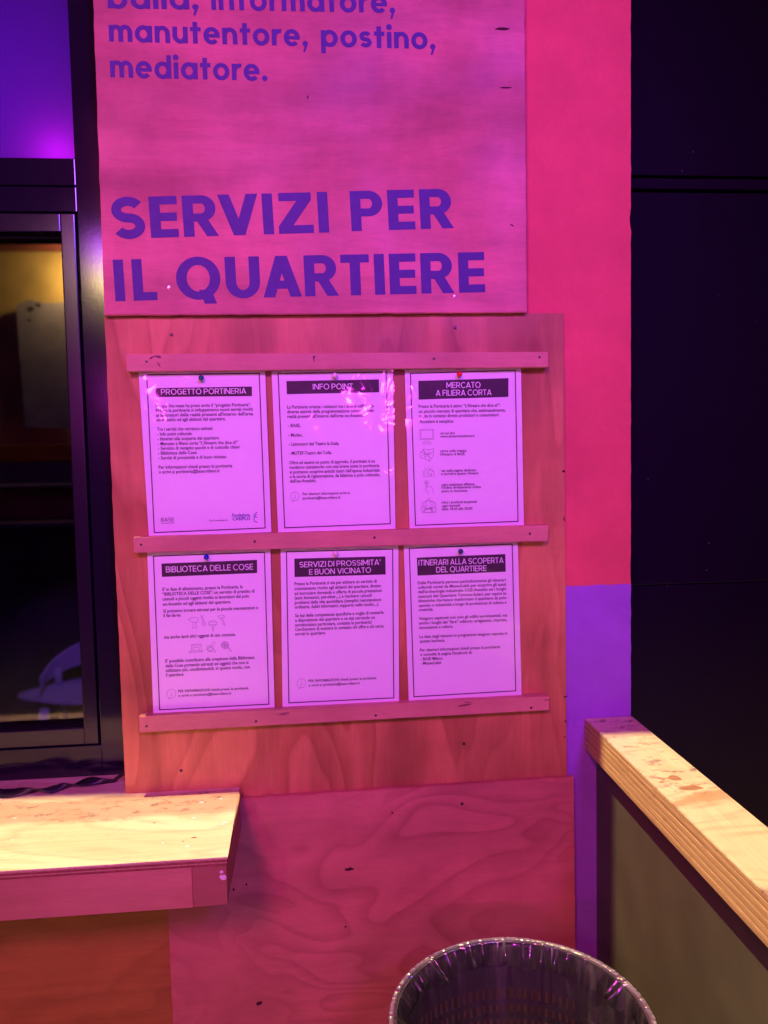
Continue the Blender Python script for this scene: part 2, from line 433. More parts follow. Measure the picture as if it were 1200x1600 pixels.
# ------------------------------------------------------------ drawn letters
class Pen:
    """collects flat strokes in the wall plane; each stroke sits a hair in front of the last so none share a plane"""
    def __init__(s, y): s.v = []; s.f = []; s.y = y; s.k = 0

    def poly(s, pts):
        y = s.y - (s.k % 6) * .00004; s.k += 1; b = len(s.v)
        s.v += [(x, y, z) for x, z in pts]; s.f.append(tuple(range(b, b + len(pts))))

    def strip(s, A, B):
        y = s.y - (s.k % 6) * .00004; s.k += 1; b = len(s.v); n_ = len(A)
        for a, c in zip(A, B): s.v += [(a[0], y, a[1]), (c[0], y, c[1])]
        for i in range(n_ - 1): s.f.append((b + 2 * i, b + 2 * i + 1, b + 2 * i + 3, b + 2 * i + 2))

    def line(s, pts, w, closed=False):
        P = list(pts) + ([pts[0]] if closed else [])
        for (x0, z0), (x1, z1) in zip(P, P[1:]):
            L = math.hypot(x1 - x0, z1 - z0)
            if L < 1e-7: continue
            ux, uz = (x1 - x0) / L, (z1 - z0) / L; nx, nz = -uz * w / 2, ux * w / 2; ex, ez = ux * w * .4, uz * w * .4
            s.poly([(x0 - ex + nx, z0 - ez + nz), (x1 + ex + nx, z1 + ez + nz), (x1 + ex - nx, z1 + ez - nz), (x0 - ex - nx, z0 - ez - nz)])

    def arc(s, cx, cz, rx, rz, a0, a1, w, n_=14):
        s.line([(cx + rx * math.cos(R(a0 + (a1 - a0) * i / n_)), cz + rz * math.sin(R(a0 + (a1 - a0) * i / n_))) for i in range(n_ + 1)], w)

    def build(s, name, mat, parent):
        me = bpy.data.meshes.new(name); me.from_pydata(s.v, [], s.f); me.update()
        for p in me.polygons:
            if p.normal.y > 0: p.flip()
        return link(name, me, mat, parent)


def G(ch, t, h):
    """strokes of a letter: ('r',x0,y0,x1,y1) bar, ('s',x0,y0,x1,y1,w) slant cut level, ('a',cx,cy,rx,ry,a0,a1) outer arc, ('p',...) polygon; returns strokes, width"""
    E = []
    r = lambda *a: E.append(('r',) + a)
    s = lambda *a: E.append(('s',) + a)
    a_ = lambda *a: E.append(('a',) + a)
    w = 0
    if ch == 'I': w = t; r(0, 0, t, 1)
    elif ch in 'EF':
        w = .64; r(0, 0, t, 1); r(t, 1 - h, w, 1); r(t, .5 - h / 2, w * .97, .5 + h / 2)
        if ch == 'E': r(t, 0, w, h)
    elif ch == 'L': w = .58; r(0, 0, t, 1); r(t, 0, w, h)
    elif ch == 'T': w = .68; r(0, 1 - h, w, 1); r(w / 2 - t / 2, 0, w / 2 + t / 2, 1 - h)
    elif ch == 'Z': w = .82; r(.03, 1 - h, w - .03, 1); r(0, 0, w, h); s(0, h * .9, w - 1.35 * t - .03, 1 - h * .9, 1.35 * t)
    elif ch == 'V': w = .93; s(w / 2 - .55 * t, 0, 0, 1, 1.1 * t); s(w / 2 - .55 * t, 0, w - 1.1 * t, 1, 1.1 * t)
    elif ch == 'A': w = .90; s(0, 0, w / 2 - .55 * t, 1, 1.1 * t); s(w - 1.1 * t, 0, w / 2 - .55 * t, 1, 1.1 * t); r(.2, .20, w - .2, .20 + h)
    elif ch == 'N': w = .86; r(0, 0, t, 1); r(w - t, 0, w, 1); s(w - 1.25 * t, 0, 0, 1, 1.25 * t)
    elif ch == 'M': w = 1.02; r(0, 0, t, 1); r(w - t, 0, w, 1); s(w / 2 - .6 * t, .22, 0, 1, 1.2 * t); s(w / 2 - .6 * t, .22, w - 1.2 * t, 1, 1.2 * t)
    elif ch == 'U': w = .80; r(0, .38, t, 1); r(w - t, .38, w, 1); a_(w / 2, .39, w / 2, .40, 180, 360)
    elif ch in 'OQ':
        w = 1.02; a_(w / 2, .5, w / 2, .52, 0, 360)
        if ch == 'Q': s(w * .86 - t, -.12, w * .50, .22, 1.15 * t)
    elif ch == 'C': w = .90; a_(.5, .5, .5, .52, 42, 318)
    elif ch == 'G': w = .95; a_(.5, .5, .5, .52, 42, 352); r(.52, .5 - h / 2 - .02, w + .02, .5 + h / 2 - .02)
    elif ch == 'D': w = .86; r(0, 0, t, 1); r(t, 1 - h, .38, 1); r(t, 0, .38, h); a_(.37, .5, w - .37, .5, -90, 90)
    elif ch in 'PR':
        w = .76; r(0, 0, t, 1); r(t, 1 - h, .44, 1); r(t, .36, .44, .36 + h); a_(.43, .68, .33, .32, -90, 90)
        if ch == 'R': s(w - 1.12 * t + .04, 0, .30, .40, 1.12 * t); w = .80
    elif ch == 'B':
        w = .74; r(0, 0, t, 1); r(t, 1 - h, .40, 1); r(t, .5 - h / 2, .42, .5 + h / 2); r(t, 0, .42, h)
        a_(.39, .5 + (.5 + h / 2 - .0) / 2 - h / 4, .30, .25 + h / 4, -90, 90); a_(.41, .25 + h / 4, .33, .25 + h / 4, -90, 90)
    elif ch == 'S':
        w = .74; bb = (.5 - h / 2) / 2; E.append(('S', w / 2, .5 + bb, w / 2 - t * .45, bb, w / 2, .5 - bb, (t + h) / 2))
    elif ch == "'": w = t; E.append(('p', [(0, .66), (t * .7, .66), (t, 1.02), (t * .1, 1.02)]))
    # lower case, x-height 1
    elif ch == 'l': w = t; r(0, 0, t, 1.42)
    elif ch == 'i': w = t; r(0, 0, t, 1); a_(t / 2, 1.30, t * .62, t * .62, 0, 360, 'fill')
    elif ch == '.': w = t * 1.15; a_(w / 2, t * .52, t * .6, t * .6, 0, 360, 'fill')
    elif ch == ',': w = t * 1.2; a_(w / 2, t * .5, t * .6, t * .6, 0, 360, 'fill'); E.append(('p', [(w * .95, t * .5), (w * .45, -.36), (w * .1, -.36), (w * .42, t * .3)]))
    elif ch == 'o': w = 1.04; a_(.52, .5, .52, .53, 0, 360)
    elif ch in 'abdp':
        w = 1.06; cx = .52 if ch in 'ad' else w - .52
        a_(cx, .5, .52, .53, 0, 360); x = w - t if ch in 'ad' else 0
        r(x, -.42 if ch == 'p' else 0, x + t, 1.42 if ch in 'bd' else 1.0)
    elif ch == 'e': w = 1.02; a_(.51, .5, .51, .53, 0, 318); r(t * .7, .5 - h * .42, w - .01, .5 + h * .42)
    elif ch == 'n': w = .94; r(0, 0, t, 1); a_(w / 2, .52, w / 2, .51, 0, 180); r(w - t, 0, w, .53)
    elif ch == 'u': w = .94; r(w - t, 0, w, 1); a_(w / 2, .48, w / 2, .51, 180, 360); r(0, .47, t, 1)
    elif ch == 'm':
        q = .86; w = 2 * q - t; r(0, 0, t, 1); a_(q / 2, .54, q / 2, .49, 0, 180); r(q - t, 0, q, .55)
        a_(q - t + q / 2, .54, q / 2, .49, 0, 180); r(w - t, 0, w, .55)
    elif ch == 'r': w = .60; r(0, 0, t, 1); a_(.50, .46, .50, .56, 72, 180)
    elif ch == 't': w = .66; r(.16, 0.0, .16 + t, 1.32); r(0, 1 - h, w, 1)
    elif ch == 'f': w = .66; r(.16, 0, .16 + t, 1.06); r(0, 1 - h, w, 1); a_(.16 + .38, 1.06, .38, .38, 80, 180)
    elif ch == 's':
        w = .78; bb = (.5 - h / 2) / 2; E.append(('S', w / 2, .5 + bb, w / 2 - t * .45, bb, w / 2, .5 - bb, h))
    else: w = .4
    return E, w


def draw_word(pen, text, x0, z0, x1, z1, H, t, h, gap):
    """word from baseline start (x0,z0) to baseline end (x1,z1), letter height H"""
    seq = []; x = 0
    prev_ = ''
    for ch in text:
        x += {'RV': -.10, 'VI': -.02, 'UA': -.05, 'AR': -.04, 'RT': -.05, 'LI': -.03}.get(prev_ + ch, 0); prev_ = ch
        E, w_ = G(ch, t, h); seq.append((E, x)); x += w_ + gap
    tot = x - gap; L = math.hypot(x1 - x0, z1 - z0); sx = L / tot; ux, uz = (x1 - x0) / L, (z1 - z0) / L

    def T(px, py, off):
        X = (px + off) * sx; Z = py * H
        return (x0 + ux * X - uz * Z, z0 + uz * X + ux * Z)
    for E, off in seq:
        for e in E:
            if e[0] == 'r':
                _, a, b, c, d = e; pen.poly([T(a, b, off), T(c, b, off), T(c, d, off), T(a, d, off)])
            elif e[0] == 's':
                _, a, b, c, d, ww = e; pen.poly([T(a, b, off), T(a + ww, b, off), T(c + ww, d, off), T(c, d, off)])
            elif e[0] == 'p': pen.poly([T(a, b, off) for a, b in e[1]])
            elif e[0] == 'a':
                cx, cy, rx, ry, a0, a1 = e[1:7]; n_ = max(6, int(abs(a1 - a0) / 9))
                an = [R(a0 + (a1 - a0) * i / n_) for i in range(n_ + 1)]
                if len(e) > 7: pen.poly([T(cx + rx * math.cos(q), cy + ry * math.sin(q), off) for q in an[:-1]])
                else:
                    pen.strip([T(cx + rx * math.cos(q), cy + ry * math.sin(q), off) for q in an],
                              [T(cx + (rx - t) * math.cos(q), cy + (ry - h) * math.sin(q), off) for q in an])
            elif e[0] == 'S':
                cx, cy, ra, rb, cx2, cy2, th = e[1:]; path = []
                for i in range(25):
                    q = R(28 + (270 - 28) * i / 24); path.append((cx + ra * math.cos(q), cy + rb * math.sin(q)))
                for i in range(1, 25):
                    q = R(90 - (90 + 152) * i / 24); path.append((cx2 + ra * math.cos(q), cy2 + rb * math.sin(q)))
                A, B = [], []
                for i, (px, py) in enumerate(path):
                    q0 = path[max(0, i - 1)]; q1 = path[min(len(path) - 1, i + 1)]
                    dx, dy = q1[0] - q0[0], q1[1] - q0[1]; l = math.hypot(dx, dy) or 1; nx, ny = -dy / l * th / 2, dx / l * th / 2
                    A.append(T(px + nx, py + ny, off)); B.append(T(px - nx, py - ny, off))
                pen.strip(A, B)


_fc = {}


def type_lines(name, lines, y, mat, parent, size, bold=.021):
    """printed lines: (text, x, z, width) set in the built-in typeface, joined into one flat print"""
    V, F = [], []
    for item in lines:
        txt, x, z, wd = item[:4]; sz = item[4] if len(item) > 4 else size
        cu = bpy.data.curves.new('t', 'FONT'); cu.body = txt; cu.size = 1; cu.offset = bold; cu.resolution_u = 2
        ob = bpy.data.objects.new('t', cu); C.objects.link(ob)
        dg = bpy.context.evaluated_depsgraph_get(); me = bpy.data.meshes.new_from_object(ob.evaluated_get(dg))
        if len(me.vertices):
            xs = [v.co.x for v in me.vertices]; mn, mxx = min(xs), max(xs); sx = wd / (mxx - mn); b = len(V)
            V += [(x + (v.co.x - mn) * sx, y, z + v.co.y * sz) for v in me.vertices]
            F += [tuple(b + i for i in p.vertices) for p in me.polygons]
        bpy.data.objects.remove(ob); bpy.data.curves.remove(cu); bpy.data.meshes.remove(me)
    me = bpy.data.meshes.new(name); me.from_pydata(V, [], F); me.update()
    return link(name, me, mat, parent)


PAPERS = {
 1: dict(q=[(-284.6, 1704.5), (-72.4, 1704.2), (-69.9, 1426.3), (-278.3, 1424.2)], b=[(-270.9, 1699.0), (-82.5, 1699.6), (-80.5, 1433.7), (-268.8, 1431.1)],
  bar=[(-257.5, 1676.6), (-95.6, 1677.3), (-95.8, 1661.1), (-257.5, 1661.7)],
  t=[('PROGETTO PORTINERIA', -248.4, 1665.4, 142.9, 9.45)],
  ic={'cariplo': (-100.0, 1461.7, -93.5, 1444.7), 'base': (-256.8, 1456.7, -234.7, 1446.8)},
  l=[
   ('Da qualche mese ha preso avvio il \u201cprogetto Portineria\u201d.', -258.2, 1643.9, 160.2),
   ('Presso la portineria si svilupperanno nuovi servizi rivolti', -258.1, 1636.3, 162.6),
   ("ai lavoratori delle realt\u00e0 presenti all'interno dell'area", -258.1, 1628.4, 163.0),
   ('ex-Ansaldo ed agli abitanti del quartiere.', -257.8, 1620.6, 116.2),
   ('Tra i servizi che verranno attivati:', -257.6, 1604.7, 93.6),
   ('- Info point culturale', -257.3, 1596.5, 57.6),
   ('- Itinerari alla scoperta del quartiere', -257.3, 1588.3, 103.1),
   ("- Mercato a filiera corta \u201cL'Alveare che dice s\u00ec!\u201d", -257.1, 1580.0, 135.1),
   ('- Servizio di recapito pacchi e di custodia chiavi', -257.0, 1572.2, 137.0),
   ('- Biblioteca delle Cose', -257.2, 1564.1, 64.5),
   ('- Servizi di prossimit\u00e0 e di buon vicinato', -257.1, 1555.9, 114.6),
   ('Per informazioni chiedi presso la portineria', -257.2, 1540.1, 123.9),
   ('o scrivi a: portineria@base.milano.it', -257.2, 1532.0, 102.2),
   ('Con il contributo di', -175.5, 1447.9, 30.8),
   ('Fondazione', -136.2, 1454.7, 30.4),
   ('CARIPLO', -135.8, 1448.3, 30.2),
  ]),
 2: dict(q=[(-61.6, 1702.1), (147.6, 1701.9), (146.9, 1425.1), (-58.4, 1424.9)], b=[(-50.3, 1698.9), (136.0, 1699.3), (137.7, 1434.9), (-46.8, 1433.0)],
  bar=[(-36.7, 1685.8), (123.0, 1686.9), (122.9, 1664.7), (-36.4, 1663.4)],
  t=[('INFO POINT', 8.3, 1670.9, 69.1, 9.57)],
  ic={'info': (-35.2, 1494.9, -19.5, 1478.3)},
  l=[
   ('La Portineria orienta i visitatori tra i diversi edifici e le', -36.6, 1638.8, 149.4),
   ('diverse attivit\u00e0 della programmazione culturale delle', -36.8, 1630.8, 149.4),
   ("realt\u00e0 presenti all'interno dell'area ex-Ansaldo:", -36.7, 1622.7, 132.4),
   ('- BASE,', -36.2, 1607.0, 21.6),
   ('- Mudec,', -36.1, 1590.7, 24.8),
   ('- Laboratori del Teatro la Scala,', -35.6, 1575.1, 87.1),
   ('- MUTEF-Teatro dei Colla.', -35.6, 1559.4, 74.0),
   ('Oltre ad essere un punto di approdo, il portinaio \u00e8 un', -35.6, 1543.1, 148.6),
   ('moderno cantastorie: con una breve sosta in portineria', -35.4, 1535.1, 155.9),
   ("si potranno scoprire antichi lustri dell'epoca industriale", -35.6, 1527.0, 156.5),
   ('e la storia di rigenerazione, da fabbrica a polo culturale,', -35.5, 1519.1, 156.8),
   ("dell'ex-Ansaldo.", -35.7, 1511.3, 45.8),
   ('Per ulteriori informazioni scrivi a:', -14.1, 1489.0, 82.5),
   ('portineria@base.milano.it', -14.3, 1481.6, 65.4),
  ]),
 3: dict(q=[(168.2, 1703.0), (374.9, 1703.5), (377.7, 1425.7), (171.8, 1424.4)], b=[(178.4, 1696.4), (364.5, 1699.8), (367.0, 1432.7), (182.4, 1430.8)],
  bar=[(192.0, 1683.5), (352.2, 1686.4), (351.8, 1653.6), (191.9, 1651.0)],
  t=[('MERCATO', 241.3, 1670.3, 60.7, 10.09), ('A FILIERA CORTA', 222.5, 1657.1, 99.1, 10.09)],
  ic={'monitor': (193.2, 1599.2, 217.5, 1573.6), 'map': (192.6, 1565.3, 217.0, 1542.9), 'house': (197.6, 1534.9, 216.6, 1516.5), 'hand': (199.3, 1509.2, 215.2, 1486.1), 'veg': (192.8, 1478.5, 220.0, 1452.8)},
  l=[
   ("Presso la Portineria \u00e8 attivo \u201cL'Alveare che dice s\u00ec!\u201d:", 191.6, 1636.7, 145.4),
   ('un piccolo mercato di quartiere che, settimanalmente,', 191.9, 1628.0, 154.5),
   ('mette in contatto diretto produttori e consumatori.', 192.0, 1619.9, 143.1),
   ('Accedere \u00e8 semplice:', 192.7, 1610.1, 60.5),
   ('vai sul sito', 228.9, 1589.8, 26.3),
   ('www.alvearechedicesi.it', 228.8, 1584.3, 61.4),
   ('cerca sulla mappa', 228.6, 1558.7, 46.9),
   ("l'Alveare di BASE", 228.5, 1552.7, 44.0),
   ('vai sulla pagina dedicata', 229.6, 1523.9, 62.7),
   ('e iscriviti a questo Alveare', 229.5, 1518.4, 66.8),
   ('ogni settimana effettua', 229.9, 1499.2, 59.4),
   ("l'ordine direttamente online", 229.8, 1494.1, 70.7),
   ('entro la domenica', 229.7, 1487.9, 46.4),
   ('ritira i prodotti acquistati', 229.4, 1468.0, 63.3),
   ('ogni marted\u00ec', 229.7, 1462.0, 32.5),
   ('dalle 18:30 alle 20:00', 229.6, 1456.1, 55.0),
  ]),
 4: dict(q=[(-282.1, 1395.7), (-72.5, 1396.1), (-73.6, 1113.9), (-283.0, 1113.0)], b=[(-271.9, 1390.5), (-83.1, 1391.4), (-83.4, 1122.4), (-271.8, 1121.7)],
  bar=[(-259.0, 1377.3), (-96.2, 1378.5), (-96.6, 1355.6), (-258.9, 1354.2)],
  t=[('BIBLIOTECA DELLE COSE', -251.9, 1361.7, 148.7, 10.37)],
  ic={'info': (-258.8, 1157.3, -242.7, 1139.4), 'drill': (-218.3, 1281.7, -199.6, 1263.0), 'wrench': (-196.8, 1285.9, -187.8, 1266.5), 'roller': (-183.6, 1275.3, -167.6, 1256.7), 'hammer': (-165.8, 1283.6, -154.7, 1265.2), 'sewing': (-218.4, 1234.8, -194.2, 1220.7), 'plug': (-187.8, 1238.5, -171.9, 1218.7), 'racket': (-163.0, 1237.4, -144.9, 1219.0)},
  l=[
   ("E' in fase di allestimento, presso la Portineria, la", -258.9, 1329.9, 136.7),
   ('\u201cBIBLIOTECA DELLE COSE\u201d: un servizio di prestito di', -259.2, 1321.6, 156.9),
   ('utensili e piccoli oggetti rivolto ai lavoratori del polo', -259.2, 1313.1, 147.6),
   ('ex-Ansaldo ed agli abitanti del quartiere.', -259.3, 1304.2, 116.1),
   ('Si potranno trovare attrezzi per le piccole manutenzioni e', -259.0, 1292.2, 162.1),
   ('il fai-da-te.', -259.1, 1284.3, 30.3),
   ('ma anche tanti altri oggetti di uso comune.', -259.2, 1246.5, 122.1),
   ("E' possibile contribuire alla creazione della Biblioteca", -258.9, 1204.5, 152.9),
   ('delle Cose portando attrezzi ed oggetti che non si', -258.8, 1196.1, 142.1),
   ('utilizzano pi\u00f9, condividendoli, in questo modo, con', -258.9, 1188.0, 144.5),
   ('il quartiere.', -258.9, 1180.0, 31.1),
   ('PER INFORMAZIONI chiedi presso la portineria', -239.2, 1150.9, 121.1),
   ('o scrivi a: portineria@base.milano.it', -238.9, 1143.2, 91.0),
  ]),
 5: dict(q=[(-54.9, 1395.2), (151.6, 1395.5), (147.2, 1113.3), (-59.8, 1113.6)], b=[(-45.0, 1391.0), (141.0, 1389.9), (137.7, 1123.0), (-48.4, 1123.0)],
  bar=[(-31.8, 1378.6), (127.9, 1377.4), (127.8, 1345.2), (-32.1, 1346.2)],
  t=[("SERVIZI DI PROSSIMITA'", -23.1, 1362.8, 142.2, 9.8), ('E BUON VICINATO', -6.7, 1349.4, 108.7, 9.8)],
  ic={'info': (-33.5, 1165.1, -17.1, 1147.2)},
  l=[
   ('Presso la Portineria si sta per attivare un servizio di', -32.7, 1331.6, 144.4),
   ('orientamento rivolto agli abitanti del quartiere, diretto', -32.9, 1323.1, 151.8),
   ('ad incrociare domanda e offerta di piccole prestazioni', -33.0, 1314.6, 153.1),
   ('(aiuti domestici, pet-sitter,...) e risolvere i piccoli', -33.2, 1306.7, 135.3),
   ('problemi della vita quotidiana (semplici manutenzioni', -33.1, 1298.4, 152.0),
   ('ordinarie, dubbi informatici, supporto nello studio,...).', -33.3, 1290.5, 148.1),
   ('Se hai delle competenze specifiche e voglia di metterle', -33.1, 1275.3, 155.9),
   ('a disposizione del quartiere o se stai cercando un', -33.3, 1267.1, 140.4),
   ('servizio/aiuto particolare, contatta la portineria!', -33.6, 1258.8, 134.6),
   ('Cercheremo di mettere in contatto chi offre e chi cerca', -33.8, 1250.9, 156.1),
   ('servizi in quartiere.', -34.0, 1242.9, 53.7),
   ('PER INFORMAZIONI chiedi presso la portineria', -13.0, 1158.5, 120.4),
   ('o scrivi a: portineria@base.milano.it', -13.0, 1150.7, 90.3),
  ]),
 6: dict(q=[(160.5, 1395.8), (366.1, 1395.0), (370.7, 1114.1), (164.5, 1114.0)], b=[(170.6, 1390.3), (355.9, 1392.2), (359.8, 1125.2), (174.0, 1123.2)],
  bar=[(183.8, 1373.3), (343.3, 1374.7), (343.7, 1343.0), (184.4, 1341.3)],
  t=[('ITINERARI ALLA SCOPERTA', 186.6, 1359.0, 153.2, 10.27), ('DEL QUARTIERE', 217.9, 1345.6, 90.8, 10.27)],
  ic={},
  l=[
   ('Dalla Portineria partono periodicamente gli itinerari', 184.4, 1325.8, 159.2),
   ('culturali curati da MuseoLab6 per scoprire gli spazi', 184.7, 1317.9, 159.3),
   ("dell'archeologia industriale CGE-Ansaldo ed i luoghi", 185.0, 1309.8, 159.1),
   ('nascosti del Quartiere Tortona-Solari, per capire le', 185.1, 1301.5, 158.9),
   ('dinamiche che hanno trasformato il quartiere da polo', 185.0, 1293.6, 159.4),
   ('operaio e industriale a luogo di produzione di cultura e', 185.3, 1285.2, 159.0),
   ('creativit\u00e0.', 185.2, 1277.6, 26.3),
   ('Vengono esplorati non solo gli edifici ex-industriali, ma', 185.4, 1261.8, 159.9),
   ('anche i luoghi del \u201cfare\u201d odierno: artigianato, impresa,', 185.5, 1253.6, 159.7),
   ('innovazione e cultura.', 185.8, 1245.4, 61.2),
   ('Le date degli itinerari in programma vengono esposte in', 186.0, 1228.9, 159.4),
   ('questa bacheca.', 186.1, 1220.9, 46.0),
   ('Per ulteriori informazioni chiedi presso la portineria', 186.3, 1204.8, 145.7),
   ('o consulta la pagina Facebook di:', 186.6, 1196.8, 94.2),
   ('- BASE Milano', 187.2, 1188.6, 39.6),
   ('- MuseoLab6', 187.0, 1180.7, 37.3),
  ]),
}

# ============================================================ SETTING
struct(box('pavement', -40, 40, -60, 60, -0.2, 0.0, M['ground']))

# the painted masonry pier right of the boards, with a chipped corner; it runs on behind the boards
XE = 0.5855
edge = []
zz = 0.0
while zz < 3.4:
    nz_ = noise.noise(Vector((0, 0, zz * 45))) * .0012
    ch = noise.noise(Vector((4, 0, zz * 16))); nz_ -= max(0, ch - .34) * .006
    edge.append((XE + nz_ - .0005, zz)); zz += .011
edge.append((XE, 3.4))
bm = bmesh.new()
f0 = [bm.verts.new((-.325, 0, 0))] + [bm.verts.new((x, 0, z)) for x, z in edge] + [bm.verts.new((-.325, 0, 3.4))]
f1 = [bm.verts.new((v.co.x, .30, v.co.z)) for v in f0]
bm.faces.new(f0); bm.faces.new(f1[::-1])
for i in range(len(f0)):
    j = (i + 1) % len(f0); bm.faces.new((f0[j], f0[i], f1[i], f1[j]))
bmesh.ops.recalc_face_normals(bm, faces=bm.faces)
o = bm_obj('painted_wall', bm, M['wall'])
tag(o, 'rendered wall pier painted pink above and violet below, behind the notice boards', 'wall')
# masonry around the window
bm = bmesh.new(); add_box(bm, -3.2, -1.35, 0, .30, 0, 3.4); add_box(bm, -1.35, -.3255, .02, .30, 0, .955); add_box(bm, -1.35, -.3255, 0, .30, 3.05, 3.4)
o = bm_obj('window_surround_wall', bm, M['wall']); tag(o, 'rendered wall around and beneath the dark window at left', 'wall')

# canopy slab above, out of the picture, with the warm downlight's box
struct(box('canopy', -3.2, 3.2, -.9, .3, 3.42, 3.5, M['canopy']))
t = thing('downlight', 'metal box downlight hanging under the canopy above the counter', 'lamp', (-.34, -.045, 3.42))
bm = bmesh.new()
add_box(bm, -.19, .19, -.27, .04, -.07, -.02); hb = bm_obj('lamp_cover', bm, M['lamp_metal'], t)
bm = bmesh.new()
# unseen lip added to keep the warm light off the wall, turned four degrees
v_, f_ = add_box(bm, -.35, .45, .0, .036, -.62, -.0705)
for v in v_: v.co.y -= (v.co.x - .02) * .0745
bm_obj('added_light_shield', bm, M['lamp_metal'], t)
bm = bmesh.new(); add_box(bm, -.02, .02, -.01, .0, -.25, -.07); bm_obj('bracket', bm, M['lamp_metal'], t)
for lx, ly, lz, lb in ((-.70, -3.2, 3.1, 'black floodlight throwing pink light, behind the viewer to the left'), (.75, -3.2, 3.1, 'black floodlight throwing violet light, behind the viewer to the right')):
    t = thing('floodlight', lb, 'lamp', (lx, ly, lz), 'floodlights facing the boards')
    bm = bmesh.new(); add_box(bm, -.14, .14, -.30, -.16, -.10, .14); bm_obj('lamp_body', bm, M['lamp_metal'], t)
    bm = bmesh.new(); add_box(bm, -.02, .02, -.25, -.21, -lz + .001, -.10); bm_obj('bracket', bm, M['lamp_metal'], t)

# ============================================================ BOARDS
# upper sign board
YB1 = -.031
t = thing('sign_board', 'large pink plywood sign lettered SERVIZI PER IL QUARTIERE above the notices', 'sign', (0, 0, 0))
slab('board', [(-.3275, 2.75), (.3855, 2.75), (.3845, 1.7995), (-.3345, 1.7975)], YB1, -.012, M['ply_upper'], t, .0012, .0012)
YL = YB1 - .0004
for wd, xa, za, xb, zb_, hh, tt, gp in (('SERVIZI', -.3145, 1.9219, .0433, 1.9345, .0672, .245, .115), ('PER', .0812, 1.9366, .2575, 1.9428, .0665, .245, .125),
                                       ('IL', -.3155, 1.8203, -.2465, 1.8221, .0680, .245, .20), ('QUARTIERE', -.2144, 1.8230, .3110, 1.8340, .0685, .245, .115)):
    p = Pen(YL); draw_word(p, wd, xa, za, xb, zb_, hh, tt, .20, gp); o = p.build('heading_word', M['letter'], t)
for wd, xa, za, xb, zb_ in (('manutentore,', -.3079, 2.2380, .0155, 2.2386), ('postino,', .0370, 2.2390, .2304, 2.2392), ('mediatore.', -.3084, 2.1815, -.0534, 2.1812),
                            ('balia,', -.3077, 2.2902, -.1620, 2.2925), ('informatore,', -.1415, 2.2925, .1630, 2.2964)):
    p = Pen(YL); draw_word(p, wd, xa, za, xb, zb_, .0262, .295, .26, .15); o = p.build('text_word', M['letter'], t)
disc('screw', -.2273, 1.8431, YB1, .0032, M['screw_bright'], t); disc('screw', .2566, 1.8272, YB1, .0032, M['screw_bright'], t)
for i, (x, z, rx, rz, rt) in enumerate(((.3461, 2.2757, .0135, .0026, .04), (.3506, 2.1787, .0115, .0014, .03), (.0128, 2.1562, .0012, .003, .2), (.3594, 1.9481, .004, .0010, -.5))):
    blob('wood_split', x, z, YB1, rx, rz, M['split'], t, rt, i + 2)

# middle board carrying the notices
YB2 = -.018
t = thing('notice_board', 'middle plywood sheet with three battens holding the printed notices', 'notice board')
slab('board', [(-.3378, 1.7965), (.4549, 1.8003), (.4562, .9500), (-.3373, .9500)], YB2, -.001, M['ply_middle'], t, .001, .0012)
YT = -.040
for pts, scr in (([(-.301, 1.7322), (.4187, 1.7296), (.4197, 1.7032), (-.3001, 1.7032)], ((-.267, 1.7196), (.012, 1.7245), (.2176, 1.7195), (.4038, 1.7205))),
                 ([(-.301, 1.4256), (.4177, 1.4260), (.4160, 1.3973), (-.301, 1.3989)], ((-.2884, 1.4127), (-.0979, 1.4124), (.1080, 1.4129), (.3840, 1.4115))),
                 ([(-.304, 1.1162), (.4170, 1.1171), (.4168, 1.0917), (-.304, 1.0885)], ((-.2918, 1.0992), (-.1056, 1.0980), (.1034, 1.0978), (.3836, 1.0976)))):
    b = slab('batten', pts, YT, YB2, M['batten'], t, .0008, .0005, .03)
    for x, z in scr: disc('screw', x, z, YT, .0024, M['screw'], b, 10, .0006)
for x, z in ((-.2282, 1.7667), (.2593, 1.7757), (-.2402, 1.0093), (.2646, 1.0303)): disc('screw', x, z, YB2, .0030, M['screw'], t, 12)
for i, (x, z, rx, rz, rt) in enumerate(((-.2581, 1.7262, .0055, .0014, .5), (-.2487, 1.7275, .006, .0018, -.2), (-.2472, 1.7142, .0055, .0012, -.9), (.011, 1.7205, .0011, .0055, .15),
                                        (-.055, 1.1100, .009, .0010, .05), (-.060, 1.1075, .012, .0008, .0), (.262, 1.1085, .012, .0016, .1), (.27, 1.1125, .008, .0009, -.1), (.4125, 1.1105, .005, .001, 0))):
    blob('scuff', x, z, YT, rx, rz, M['scuff'], t, rt, i, .9, .0002)
for i, (x, z, rx, rz) in enumerate(((.4545, 1.520, .003, .0022), (.4553, 1.434, .0012, .004), (.4558, 1.108, .004, .0014), (.4558, 1.062, .0012, .003), (.4540, 1.033, .0014, .0014))):
    blob('scuff', x - .002, z, YB2 - .0002, rx, rz, M['split'], t, .3, i + 20, .6)

# lower board
YB3 = -.030
t = thing('lower_board', 'lower plywood sheet with swirling grain between counter and waste bin', 'board')
slab('board', [(-.2720, .9560), (.4653, .9616), (.4690, .02), (-.2660, .02)], YB3, -.0202, M['ply_lower'], t, .0012, .0012)
for i, (x, z, rx, rz, rt) in enumerate(((.0509, .8162, .0085, .0030, .1), (-.1167, .5786, .0055, .0035, .3), (.1303, .9151, .0016, .0022, 0), (.0415, .7096, .0018, .0018, 0), (-.155, .793, .0018, .0028, 0), (-.1323, .8008, .0014, .0024, .2))):
    blob('knot', x, z, YB3, rx, rz, M['split'], t, rt, i + 7, .6)
disc('screw', .2573, .9239, YB3, .0030, M['screw'], t)
